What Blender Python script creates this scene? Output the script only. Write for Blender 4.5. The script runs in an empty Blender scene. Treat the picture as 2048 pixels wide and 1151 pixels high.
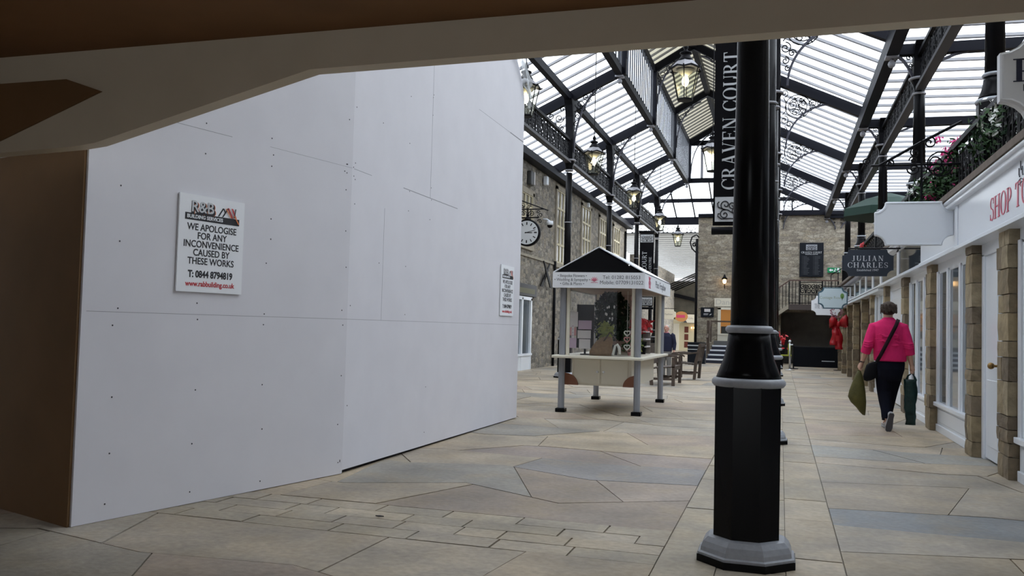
import bpy, bmesh, math, random
from mathutils import Vector, Matrix
R = math.radians
PI = math.pi
rnd = random.Random(7)
S = bpy.context.scene
COL = S.collection

# ------------------------------------------------------------------ camera
FPX, YAW, PITCH, ROLL = 1750.0, 0.2986435, 0.0441337, 0.0265162
EYE = Vector((0, 0, 1.2))
fwd = Vector((-math.sin(YAW)*math.cos(PITCH), math.cos(YAW)*math.cos(PITCH), math.sin(PITCH)))
r0 = Vector((math.cos(YAW), math.sin(YAW), 0)); u0 = r0.cross(fwd)
rgt = r0*math.cos(ROLL) + u0*math.sin(ROLL)
upv = -r0*math.sin(ROLL) + u0*math.cos(ROLL)
cam_d = bpy.data.cameras.new('camera'); cam = bpy.data.objects.new('camera', cam_d); COL.objects.link(cam)
cam_d.sensor_width = 36; cam_d.lens = FPX*36/2048; cam_d.clip_start = .05; cam_d.clip_end = 400
cam.matrix_world = Matrix(((rgt.x, upv.x, -fwd.x, EYE.x), (rgt.y, upv.y, -fwd.y, EYE.y), (rgt.z, upv.z, -fwd.z, EYE.z), (0, 0, 0, 1)))
S.camera = cam

# ------------------------------------------------------------------ overcast sky, exposure
W = bpy.data.worlds.new('overcast'); S.world = W; W.use_nodes = True
wn = W.node_tree.nodes; wl = W.node_tree.links
wn['Background'].inputs['Color'].default_value = (.90, .95, 1.0, 1)
wn['Background'].inputs['Strength'].default_value = 4.2
S.view_settings.view_transform = 'Standard'; S.view_settings.look = 'None'
S.view_settings.exposure = 0.0; S.view_settings.gamma = 1.0; S.view_settings.use_curve_mapping = False
S.cycles.max_bounces = 6; S.cycles.diffuse_bounces = 4; S.cycles.glossy_bounces = 3
S.cycles.transmission_bounces = 4; S.cycles.transparent_max_bounces = 14
S.cycles.use_denoising = True
S.cycles.sample_clamp_indirect = 6.0

# ------------------------------------------------------------------ materials
MATS = {}
def mat(name, color, rough=.5, metal=0.0, spec=.5, noise=None, bump=None, coat=0, emit=None, coords='Object'):
    """noise = (scale, darker colour, amount)  bump = (scale, strength)"""
    if name in MATS: return MATS[name]
    m = bpy.data.materials.new(name); m.use_nodes = True; MATS[name] = m
    nt = m.node_tree; b = nt.nodes['Principled BSDF']
    b.inputs['Base Color'].default_value = (*color, 1); b.inputs['Roughness'].default_value = rough
    b.inputs['Metallic'].default_value = metal; b.inputs['Specular IOR Level'].default_value = spec
    b.inputs['Coat Weight'].default_value = coat
    if emit: b.inputs['Emission Color'].default_value = (*emit[0], 1); b.inputs['Emission Strength'].default_value = emit[1]
    if noise or bump:
        tc = nt.nodes.new('ShaderNodeTexCoord')
    if noise:
        n = nt.nodes.new('ShaderNodeTexNoise'); n.inputs['Scale'].default_value = noise[0]; n.inputs['Detail'].default_value = 6
        nt.links.new(tc.outputs[coords], n.inputs['Vector'])
        r = nt.nodes.new('ShaderNodeMapRange'); r.inputs[1].default_value = .35; r.inputs[2].default_value = .7
        r.inputs[4].default_value = noise[2]
        nt.links.new(n.outputs['Fac'], r.inputs[0])
        mx = nt.nodes.new('ShaderNodeMix'); mx.data_type = 'RGBA'
        mx.inputs[6].default_value = (*color, 1); mx.inputs[7].default_value = (*noise[1], 1)
        nt.links.new(r.outputs[0], mx.inputs[0]); nt.links.new(mx.outputs[2], b.inputs['Base Color'])
    if bump:
        n2 = nt.nodes.new('ShaderNodeTexNoise'); n2.inputs['Scale'].default_value = bump[0]; n2.inputs['Detail'].default_value = 4
        nt.links.new(tc.outputs[coords], n2.inputs['Vector'])
        bp = nt.nodes.new('ShaderNodeBump'); bp.inputs['Strength'].default_value = bump[1]; bp.inputs['Distance'].default_value = .02
        nt.links.new(n2.outputs['Fac'], bp.inputs['Height']); nt.links.new(bp.outputs['Normal'], b.inputs['Normal'])
    return m

def sheet_mat(name, tint, clear, diffuse=(.8, .82, .85)):
    """milky roof sheet: lets part of the sky through, scatters the rest"""
    m = bpy.data.materials.new(name); m.use_nodes = True; nt = m.node_tree; MATS[name] = m
    nt.nodes.remove(nt.nodes['Principled BSDF']); out = nt.nodes['Material Output']
    t = nt.nodes.new('ShaderNodeBsdfTransparent'); t.inputs[0].default_value = (*tint, 1)
    d = nt.nodes.new('ShaderNodeBsdfTranslucent'); d.inputs[0].default_value = (*diffuse, 1)
    mx = nt.nodes.new('ShaderNodeMixShader'); mx.inputs[0].default_value = 1-clear
    nt.links.new(t.outputs[0], mx.inputs[1]); nt.links.new(d.outputs[0], mx.inputs[2]); nt.links.new(mx.outputs[0], out.inputs[0])
    return m

def glass_mat(name, tint=(.9, .93, .95), gloss=.12, rough=.02, col=(1, 1, 1)):
    m = bpy.data.materials.new(name); m.use_nodes = True; nt = m.node_tree; MATS[name] = m
    nt.nodes.remove(nt.nodes['Principled BSDF']); out = nt.nodes['Material Output']
    t = nt.nodes.new('ShaderNodeBsdfTransparent'); t.inputs[0].default_value = (*tint, 1)
    g = nt.nodes.new('ShaderNodeBsdfGlossy'); g.inputs['Roughness'].default_value = rough; g.inputs[0].default_value = (*col, 1)
    mx = nt.nodes.new('ShaderNodeMixShader'); mx.inputs[0].default_value = gloss
    nt.links.new(t.outputs[0], mx.inputs[1]); nt.links.new(g.outputs[0], mx.inputs[2]); nt.links.new(mx.outputs[0], out.inputs[0])
    return m

def stone_mat(name, cols, scale=(2.2, 2.2, 4.5), mortar=(.33, .30, .25), joint=.05, bumpd=.03, fine=18):
    """random rubble: stretched voronoi stones, coloured stone by stone, with mortar joints"""
    m = bpy.data.materials.new(name); m.use_nodes = True; nt = m.node_tree; N = nt.nodes; L = nt.links; MATS[name] = m
    b = N['Principled BSDF']; b.inputs['Roughness'].default_value = .9; b.inputs['Specular IOR Level'].default_value = .2
    tc = N.new('ShaderNodeTexCoord'); mp = N.new('ShaderNodeMapping'); mp.inputs['Scale'].default_value = scale
    L.new(tc.outputs['Object'], mp.inputs[0])
    ns = N.new('ShaderNodeTexNoise'); ns.inputs['Scale'].default_value = 1.3; L.new(mp.outputs[0], ns.inputs['Vector'])
    va = N.new('ShaderNodeVectorMath'); va.operation = 'MULTIPLY_ADD'; va.inputs[1].default_value = (.35, .35, .35)
    L.new(ns.outputs['Color'], va.inputs[0]); L.new(mp.outputs[0], va.inputs[2])
    v = N.new('ShaderNodeTexVoronoi'); v.feature = 'F1'; v.inputs['Scale'].default_value = 1; v.inputs['Randomness'].default_value = .85
    L.new(va.outputs[0], v.inputs['Vector'])
    e = N.new('ShaderNodeTexVoronoi'); e.feature = 'DISTANCE_TO_EDGE'; e.inputs['Scale'].default_value = 1; e.inputs['Randomness'].default_value = .85
    L.new(va.outputs[0], e.inputs['Vector'])
    sp = N.new('ShaderNodeSeparateColor'); L.new(v.outputs['Color'], sp.inputs[0])
    cr = N.new('ShaderNodeValToRGB'); cr.color_ramp.interpolation = 'CONSTANT'
    el = cr.color_ramp.elements
    while len(el) < len(cols): el.new(.5)
    for i, c in enumerate(cols): el[i].position = i/len(cols); el[i].color = (*c, 1)
    L.new(sp.outputs[0], cr.inputs[0])
    fn = N.new('ShaderNodeTexNoise'); fn.inputs['Scale'].default_value = fine; fn.inputs['Detail'].default_value = 8; L.new(tc.outputs['Object'], fn.inputs['Vector'])
    mr = N.new('ShaderNodeMapRange'); mr.inputs[1].default_value = .3; mr.inputs[2].default_value = .7; mr.inputs[3].default_value = .6; mr.inputs[4].default_value = 1.25
    L.new(fn.outputs['Fac'], mr.inputs[0])
    mu = N.new('ShaderNodeMix'); mu.data_type = 'RGBA'; mu.blend_type = 'MULTIPLY'; mu.inputs[0].default_value = 1
    L.new(cr.outputs[0], mu.inputs[6]); L.new(mr.outputs[0], mu.inputs[7])
    jr = N.new('ShaderNodeMapRange'); jr.inputs[1].default_value = joint*.5; jr.inputs[2].default_value = joint*1.6; L.new(e.outputs['Distance'], jr.inputs[0])
    mx = N.new('ShaderNodeMix'); mx.data_type = 'RGBA'; mx.inputs[6].default_value = (*mortar, 1)
    L.new(jr.outputs[0], mx.inputs[0]); L.new(mu.outputs[2], mx.inputs[7]); L.new(mx.outputs[2], b.inputs['Base Color'])
    ad = N.new('ShaderNodeMath'); ad.operation = 'MULTIPLY_ADD'; ad.inputs[1].default_value = .35; L.new(fn.outputs['Fac'], ad.inputs[0]); L.new(jr.outputs[0], ad.inputs[2])
    bp = N.new('ShaderNodeBump'); bp.inputs['Distance'].default_value = bumpd; bp.inputs['Strength'].default_value = .8
    L.new(ad.outputs[0], bp.inputs['Height']); L.new(bp.outputs[0], b.inputs['Normal'])
    return m

BLACK = mat('black_gloss_paint', (.005, .005, .006), .27, spec=.10)
IRON = mat('black_iron_paint', (.006, .006, .008), .5, spec=.12)
BEAM = mat('blue_black_beam_paint', (.005, .0055, .010), .5, spec=.12)
SILVER = mat('silver_paint', (.36, .38, .42), .42, noise=(40, (.27, .29, .33), .6))
SILVERD = mat('dull_silver_paint', (.30, .30, .33), .45)
GREYMET = mat('grey_powder_coat', (.25, .26, .29), .45)
WHITEB = mat('white_painted_ply', (.69, .685, .73), .6, noise=(3, (.64, .635, .68), .6))
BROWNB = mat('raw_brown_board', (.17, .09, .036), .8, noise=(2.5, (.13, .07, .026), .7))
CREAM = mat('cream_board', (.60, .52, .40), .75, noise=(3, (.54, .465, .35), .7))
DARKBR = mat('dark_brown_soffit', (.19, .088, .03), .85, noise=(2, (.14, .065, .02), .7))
SEAM = mat('board_joint', (.30, .30, .33), .9)
SCREW = mat('screw_head', (.03, .03, .04), .5, metal=.3)
WHITE = mat('white_gloss_paint', (.80, .84, .90), .25, spec=.5)
WHITEM = mat('white_board', (.82, .84, .88), .5)
CREAMP = mat('cream_paint', (.72, .68, .57), .4)
CREAMW = mat('cream_window_paint', (.55, .49, .33), .6)
INK = mat('black_ink', (.012, .012, .018), .6)
NAVY = mat('navy_ink', (.012, .016, .045), .6)
RED = mat('red_ink', (.50, .03, .04), .5)
PINKRED = mat('red_pink_lettering', (.60, .06, .12), .35)
ORANGE = mat('orange_ink', (.75, .20, .05), .6)
PALE = mat('pale_lettering', (.55, .57, .60), .5)
SIGNBL = mat('black_sign_panel', (.008, .010, .015), .4, spec=.2)
BANNER = mat('black_banner_vinyl', (.004, .004, .006), .45, spec=.12, bump=(6, .25))
WINDARK = mat('dark_window_glass', (.02, .025, .03), .06, spec=.7)
WINGREY = mat('shop_window_glass', (.10, .12, .14), .06, spec=.7)
ROOFSH = sheet_mat('milky_roof_sheet', (.93, .96, 1.0), .62)
ROOFYE = sheet_mat('aged_roof_sheet', (.24, .225, .175), .42, (.14, .13, .10))
ROOFFAR = sheet_mat('far_roof_sheet', (.2, .195, .185), .16, (.135, .13, .12))
GLASS = glass_mat('clear_glass', (.92, .92, .92), .045)
GABLEG = glass_mat('gable_glass', (.95, .97, 1.0), .04)
LANTG = glass_mat('lantern_glass', (.95, .96, .88), .05, .1)
BAR = mat('grey_glazing_bar', (.30, .30, .32), .5)
RIBM = mat('dark_lilac_rib', (.045, .045, .062), .5, spec=.3)
BARW = mat('pale_glazing_bar', (.45, .46, .47), .5)
TEAK = mat('weathered_teak', (.085, .06, .045), .7, noise=(9, (.05, .036, .028), .8))
STONEL = stone_mat('grey_rubble_wall', [(.29, .26, .215), (.22, .20, .17), (.36, .325, .27), (.17, .155, .135), (.32, .28, .22), (.26, .24, .215)], (4.6, 4.6, 8.5), (.28, .255, .215), bumpd=.018)
STONEE = stone_mat('coursed_sandstone', [(.36, .32, .255), (.29, .255, .205), (.39, .35, .285), (.23, .20, .165), (.33, .285, .215)], (2.8, 2.8, 9.5), (.27, .24, .19), joint=.035, bumpd=.010)
LEANSH = sheet_mat('lean_to_sheet', (.35, .34, .33), .5, (.22, .21, .20))
CURB = mat('dressed_stone', (.36, .32, .25), .9, noise=(6, (.26, .23, .18), .7), bump=(20, .3))
LAMPW = mat('warm_lamp', (1, .9, .7), .5, emit=((1, .86, .55), 14))
LAMPO = mat('orange_lamp', (1, .7, .4), .5, emit=((1, .58, .22), 9))

# ------------------------------------------------------------------ mesh builder
class MB:
    def __init__(s): s.v = []; s.f = []; s.m = []; s.ms = []
    def mi(s, m):
        if m not in s.ms: s.ms.append(m)
        return s.ms.index(m)
    def add(s, vs, fs, m=None):
        o = len(s.v); s.v += [tuple(v) for v in vs]; i = s.mi(m)
        for f in fs: s.f.append(tuple(o+k for k in f)); s.m.append(i)
        return s
    def box(s, x0, x1, y0, y1, z0, z1, m=None):
        vs = [(x, y, z) for z in (z0, z1) for y in (y0, y1) for x in (x0, x1)]
        return s.add(vs, [(0, 2, 3, 1), (4, 5, 7, 6), (0, 1, 5, 4), (2, 6, 7, 3), (0, 4, 6, 2), (1, 3, 7, 5)], m)
    def obox(s, a, b, w, h, m=None, up=(0, 0, 1)):
        """bar from a to b, w across, h along up"""
        a = Vector(a); b = Vector(b); d = (b-a).normalized(); up = Vector(up)
        sd = d.cross(up)
        if sd.length < 1e-4: sd = d.cross(Vector((0, 1, 0)))
        sd.normalize(); u = sd.cross(d).normalized(); sd *= w/2; u *= h/2
        vs = [a-sd-u, a+sd-u, a+sd+u, a-sd+u, b-sd-u, b+sd-u, b+sd+u, b-sd+u]
        return s.add(vs, [(0, 1, 2, 3), (7, 6, 5, 4), (0, 4, 5, 1), (1, 5, 6, 2), (2, 6, 7, 3), (3, 7, 4, 0)], m)
    def prism(s, poly, fn, d0, d1, m=None):
        """poly of 2-D points pushed between depths d0 and d1; fn(u, v, d) -> xyz"""
        n = len(poly); vs = [fn(u, v, d0) for u, v in poly] + [fn(u, v, d1) for u, v in poly]
        fs = [tuple(range(n-1, -1, -1)), tuple(range(n, 2*n))] + [(i, (i+1) % n, n+(i+1) % n, n+i) for i in range(n)]
        return s.add(vs, fs, m)
    def lathe(s, prof, n=24, c=(0, 0, 0), m=None, ph=0, sx=1, sy=1):
        vs = []; fs = []; k = len(prof)
        for i in range(n):
            a = ph+2*PI*i/n
            for r, z in prof: vs.append((c[0]+r*math.cos(a)*sx, c[1]+r*math.sin(a)*sy, c[2]+z))
        for i in range(n):
            j = (i+1) % n
            for q in range(k-1): fs.append((i*k+q, j*k+q, j*k+q+1, i*k+q+1))
        fs.append(tuple(i*k for i in range(n-1, -1, -1))); fs.append(tuple(i*k+k-1 for i in range(n)))
        return s.add(vs, fs, m)
    def tube(s, pts, r, n=6, m=None, closed=False):
        pts = [Vector(p) for p in pts]; k = len(pts); rs = r if isinstance(r, (list, tuple)) else [r]*k
        vs = []; fs = []; prev = None
        for i, p in enumerate(pts):
            t = ((pts[(i+1) % k] if closed or i < k-1 else p) - (pts[i-1] if closed or i > 0 else p))
            t = t.normalized() if t.length > 1e-9 else Vector((0, 0, 1))
            if prev is None:
                q = Vector((0, 0, 1)) if abs(t.z) < .9 else Vector((1, 0, 0)); x = t.cross(q).normalized()
            else:
                x = prev - t*prev.dot(t); x = x.normalized() if x.length > 1e-6 else t.orthogonal().normalized()
            prev = x; y = t.cross(x)
            for j in range(n):
                a = 2*PI*j/n + PI/4; vs.append(p + x*(rs[i]*math.cos(a)) + y*(rs[i]*math.sin(a)))
        for i in range(k if closed else k-1):
            i2 = (i+1) % k
            for j in range(n): fs.append((i*n+j, i*n+(j+1) % n, i2*n+(j+1) % n, i2*n+j))
        if not closed: fs += [tuple(range(n-1, -1, -1)), tuple((k-1)*n+j for j in range(n))]
        return s.add(vs, fs, m)
    def ball(s, c, rx, ry=None, rz=None, m=None, n=12, k=8):
        ry = ry or rx; rz = rz or rx
        vs = [(c[0], c[1], c[2]-rz)]
        for i in range(1, k):
            p = -PI/2+PI*i/k
            for j in range(n):
                a = 2*PI*j/n; vs.append((c[0]+rx*math.cos(p)*math.cos(a), c[1]+ry*math.cos(p)*math.sin(a), c[2]+rz*math.sin(p)))
        vs.append((c[0], c[1], c[2]+rz)); fs = []
        for j in range(n): fs.append((0, 1+(j+1) % n, 1+j))
        for i in range(k-2):
            for j in range(n): fs.append((1+i*n+j, 1+i*n+(j+1) % n, 1+(i+1)*n+(j+1) % n, 1+(i+1)*n+j))
        t = len(vs)-1
        for j in range(n): fs.append((1+(k-2)*n+j, 1+(k-2)*n+(j+1) % n, t))
        return s.add(vs, fs, m)
    def loft(s, rings, m=None, cap=True):
        n = len(rings[0]); vs = [p for r in rings for p in r]; fs = []
        for i in range(len(rings)-1):
            for j in range(n): fs.append((i*n+j, i*n+(j+1) % n, (i+1)*n+(j+1) % n, (i+1)*n+j))
        if cap: fs += [tuple(range(n-1, -1, -1)), tuple((len(rings)-1)*n+j for j in range(n))]
        return s.add(vs, fs, m)
    def mesh(s, name, smooth=False):
        me = bpy.data.meshes.new(name); me.from_pydata(s.v, [], s.f)
        for m in s.ms:
            if m: me.materials.append(m)
        me.polygons.foreach_set('material_index', s.m)
        if smooth:
            me.polygons.foreach_set('use_smooth', [True]*len(me.polygons))
        me.validate(); me.update(); return me
    def build(s, name, parent=None, smooth=False, loc=None, rz=0, bevel=0):
        me = s.mesh(name, bool(smooth))
        o = bpy.data.objects.new(name, me); COL.objects.link(o)
        if smooth and smooth is not True:
            try: me.set_sharp_from_angle(angle=R(smooth))
            except Exception: pass
        if parent: o.parent = parent
        if loc: o.location = loc
        if rz: o.rotation_euler.z = rz
        if bevel:
            b = o.modifiers.new('bevel', 'BEVEL'); b.width = bevel; b.segments = 2; b.limit_method = 'ANGLE'
        return o

def tag(o, label, cat, group=None):
    o['label'] = label; o['category'] = cat
    if group: o['group'] = group
    return o
def thing(name, label, cat, loc=(0, 0, 0), rz=0, group=None):
    o = bpy.data.objects.new(name, None); COL.objects.link(o); o.location = loc; o.rotation_euler.z = rz
    o.empty_display_size = .1
    return tag(o, label, cat, group)
def struct(o): o['kind'] = 'structure'; return o
def inst(me, name, parent=None, loc=(0, 0, 0), rz=0, sc=None):
    o = bpy.data.objects.new(name, me); COL.objects.link(o); o.location = loc; o.rotation_euler.z = rz
    if sc: o.scale = sc
    if parent: o.parent = parent
    return o
def dup(root, loc, label, rz=None):
    r = root.copy(); COL.objects.link(r); r.location = loc; r['label'] = label
    if rz is not None: r.rotation_euler.z = rz
    for ch in list(root.children):
        c = ch.copy(); COL.objects.link(c); c.parent = r
        for g in list(ch.children):
            d = g.copy(); COL.objects.link(d); d.parent = c
    return r

# ------------------------------------------------------------------ lettering
def text_mesh(body, size, m, align='CENTER', depth=.002, spacing=1.0, bold=0.0, shear=0, sx=1.0, line=1.0):
    cu = bpy.data.curves.new('lettering', 'FONT'); cu.body = body; cu.size = size; cu.align_x = align; cu.align_y = 'CENTER'
    cu.extrude = depth/2; cu.space_character = spacing; cu.offset = bold; cu.shear = shear; cu.space_line = line; cu.resolution_u = 4
    o = bpy.data.objects.new('lettering', cu); COL.objects.link(o)
    dg = bpy.context.evaluated_depsgraph_get(); me = bpy.data.meshes.new_from_object(o.evaluated_get(dg))
    bpy.data.objects.remove(o); bpy.data.curves.remove(cu)
    if sx != 1.0:
        for v in me.vertices: v.co.x *= sx
    me.materials.clear(); me.materials.append(m); return me
def letter(parent, body, size, m, loc, rot=(PI/2, 0, 0), name='lettering', **k):
    o = bpy.data.objects.new(name, text_mesh(body, size, m, **k)); COL.objects.link(o)
    o.parent = parent; o.location = loc; o.rotation_euler = rot
    return o

# a roman capital face made of stems, hairlines, bowls and serifs (cap height 1)
TK, TN = .17, .055
def _stem(x, z0=0, z1=1, w=TK, s=.10, top=True, bot=True):
    q = [[(x-w/2, z0), (x+w/2, z0), (x+w/2, z1), (x-w/2, z1)]]
    if bot: q.append([(x-w/2-s, z0), (x+w/2+s, z0), (x+w/2+s*.9, z0+.045), (x-w/2-s*.9, z0+.045)])
    if top: q.append([(x-w/2-s*.9, z1-.045), (x+w/2+s*.9, z1-.045), (x+w/2+s, z1), (x-w/2-s, z1)])
    return q
def _bar(x0, x1, z, w=TN): return [[(x0, z-w/2), (x1, z-w/2), (x1, z+w/2), (x0, z+w/2)]]
def _diag(x0, z0, x1, z1, w): return [[(x0-w/2, z0), (x0+w/2, z0), (x1+w/2, z1), (x1-w/2, z1)]]
def _arc(cx, cz, rx, rz, a0, a1, n=14, thick=TK, thin=TN):
    out = []; P = []
    for i in range(n+1):
        a = R(a0+(a1-a0)*i/n); w = thin+(thick-thin)*abs(math.cos(a))**1.3
        c, s = math.cos(a), math.sin(a)
        P.append(((cx+(rx)*c, cz+rz*s), (cx+(rx-w)*c, cz+(rz-w*.75)*s)))
    for (a, b), (c, d) in zip(P, P[1:]): out.append([b, a, c, d])
    return out
def _serif(x, z, w=.13): return [[(x-w, z), (x+w, z), (x+w*.9, z+.045), (x-w*.9, z+.045)]]
GL = {
 'C': (.86, lambda: _arc(.48, .5, .46, .52, 42, 318, 20)+[[(.76, .68), (.83, .66), (.83, .98), (.79, .98)], [(.77, .30), (.83, .34), (.81, .10), (.77, .08)]]),
 'R': (.90, lambda: _stem(.18)+_arc(.38, .74, .33, .26, -90, 90)+_bar(.2, .4, .975)+_bar(.2, .4, .49)+_diag(.78, 0, .42, .5, TK)+_serif(.83, 0, .1)),
 'A': (.94, lambda: _diag(.17, 0, .47, 1, TN)+_diag(.76, 0, .46, 1, TK)+_bar(.26, .68, .33)+_serif(.17, 0)+_serif(.77, 0, .16)),
 'V': (.92, lambda: _diag(.44, 0, .17, 1, TK)+_diag(.46, 0, .76, 1, TN)+_serif(.17, .955, .16)+_serif(.77, .955)),
 'E': (.82, lambda: _stem(.18)+_bar(.2, .70, .975)+_bar(.2, .56, .52)+_bar(.2, .74, .025)+[[(.66, .76), (.70, .76), (.71, 1), (.60, 1)], [(.70, .26), (.74, .26), (.74, 0), (.62, 0)], [(.53, .40), (.56, .40), (.56, .64), (.53, .64)]]),
 'N': (.96, lambda: _stem(.16, w=TN)+_stem(.80, w=TN, bot=False)+_diag(.78, 0, .18, 1, TK)),
 'O': (.96, lambda: _arc(.48, .5, .46, .52, 0, 360, 28)),
 'U': (.94, lambda: _stem(.20, .3, 1, bot=False)+_stem(.78, .3, 1, w=TN, bot=False)+_arc(.46, .34, .345, .36, 180, 360, 14)),
 'T': (.82, lambda: _stem(.40, top=False)+_bar(.04, .76, .97)+[[(.02, .74), (.06, .74), (.12, .97), (.04, .99)], [(.74, .74), (.78, .74), (.76, .99), (.68, .97)]]),
 'J': (.56, lambda: _stem(.34, .2, 1, bot=False)+_arc(.16, .16, .265, .24, -110, 5, 8)+[[(.0, .0), (.1, -.06), (.12, .06), (.03, .1)]]),
 'L': (.78, lambda: _stem(.18)+_bar(.2, .72, .025)+[[(.66, .28), (.71, .28), (.73, 0), (.6, 0)]]),
 'I': (.40, lambda: _stem(.20)),
 'H': (.98, lambda: _stem(.18)+_stem(.80)+_bar(.2, .8, .52)),
 'S': (.68, lambda: _arc(.34, .75, .29, .27, 35, 270, 14, .10, .05)+_arc(.34, .25, .31, .27, -145, 90, 14, .10, .05)+[[(.10, .76), (.20, .60), (.60, .40), (.54, .24), (.48, .46), (.16, .56)], [(.55, .74), (.60, .72), (.60, .98), (.57, .98)], [(.03, .02), (.06, .02), (.09, .28), (.04, .28)]]),
 'P': (.80, lambda: _stem(.18)+_arc(.36, .72, .36, .28, -90, 90)+_bar(.2, .38, .975)+_bar(.2, .38, .455)),
 'G': (.94, lambda: _arc(.48, .5, .46, .52, 42, 330, 20)+_stem(.78, .0, .42, s=.08, bot=False)+[[(.76, .68), (.83, .66), (.83, .98), (.79, .98)]]),
 'B': (.84, lambda: _stem(.18)+_arc(.38, .76, .30, .24, -90, 90)+_arc(.38, .26, .38, .27, -90, 90)+_bar(.2, .4, .975)+_bar(.2, .4, .52)+_bar(.2, .4, .025)),
 'D': (.92, lambda: _stem(.18)+_arc(.38, .5, .46, .5, -90, 90, 16)+_bar(.2, .4, .975)+_bar(.2, .4, .025)),
 'M': (1.1, lambda: _stem(.14, w=TN)+_stem(.92, w=TK)+_diag(.50, .05, .16, 1, TK)+_diag(.52, .05, .9, 1, TN)),
}
def serif_mesh(body, h, m, depth=.003, track=.06, sx=1.0):
    mb = MB(); x = 0; ps = []
    for ch in body:
        if ch == ' ': x += .42; continue
        w, f = GL[ch]
        for q in f(): ps.append([((x+u)*h*sx, v*h) for u, v in q])
        x += w+track
    half = (x-track)*h*sx/2
    i = 0
    for q in ps:
        i += 1; d = depth + (i % 5)*.00008
        ar = sum(q[k][0]*q[(k+1) % len(q)][1]-q[(k+1) % len(q)][0]*q[k][1] for k in range(len(q)))
        if ar < 0: q = q[::-1]
        mb.prism([(u-half, v-h/2) for u, v in q], lambda u, v, d_: (u, v, d_), 0, d, m)
    return mb.mesh('lettering')
def serif(parent, body, h, m, loc, rot=(PI/2, 0, 0), name='lettering', **k):
    o = bpy.data.objects.new(name, serif_mesh(body, h, m, **k)); COL.objects.link(o); o.parent = parent; o.location = loc; o.rotation_euler = rot
    return o

# ------------------------------------------------------------------ wrought-iron scrolls (2-D polylines)
def spiral(cx, cz, r, turns, a0, d=1, n=None, r1=.12):
    n = n or int(14*turns)+4; out = []
    for i in range(n+1):
        t = i/n; a = a0+d*2*PI*turns*t; q = r*(1-t*(1-r1)); out.append((cx+q*math.cos(a), cz+q*math.sin(a)))
    return out
def ring(cx, cz, r, n=20): return [(cx+r*math.cos(2*PI*i/n), cz+r*math.sin(2*PI*i/n)) for i in range(n+1)]
def cscroll(cx, cz, r, rot=0, flip=1):
    """a C scroll: two spirals joined by an arc"""
    c, s = math.cos(rot), math.sin(rot)
    a = [(-.5*r+p[0], p[1]) for p in spiral(0, 0, .5*r, 1.2, PI/2, 1)][::-1]
    b = [(.5*r+p[0], p[1]) for p in spiral(0, 0, .5*r, 1.2, PI/2, -1)]
    pts = a+b
    return [(cx+(x*c-z*s*flip), cz+(x*s+z*c*flip)) for x, z in pts]
def put(mb, lines, fn, r, m, n=4):
    for ln in lines: mb.tube([fn(u, v) for u, v in ln], r, n, m)
def panel_lines(w, h):
    """symmetrical foliate panel, centred on 0"""
    L = []
    for sx in (-1, 1):
        L.append([(sx*u, v) for u, v in spiral(.26*w, .20*h, .24*h, 1.3, -PI/2, 1)])
        L.append([(sx*u, v) for u, v in spiral(.28*w, -.24*h, .22*h, 1.3, PI/2, -1)])
        L.append([(sx*u, v) for u, v in spiral(.09*w, .18*h, .17*h, 1.2, -PI/2, 1)])
        L.append([(sx*.02*w, -.45*h), (sx*.07*w, -.2*h), (sx*.2*w, -.04*h), (sx*.34*w, .02*h), (sx*.44*w, .10*h), (sx*.46*w, .26*h), (sx*.42*w, .34*h)])
        L.append([(sx*.02*w, -.45*h), (sx*.14*w, -.42*h), (sx*.36*w, -.44*h), (sx*.45*w, -.32*h), (sx*.44*w, -.2*h), (sx*.40*w, -.2*h)])
        L.append([(sx*.02*w, -.3*h), (sx*.1*w, -.1*h), (sx*.06*w, .1*h)])
    L.append([(0, -.46*h), (0, .40*h)])
    return L
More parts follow.
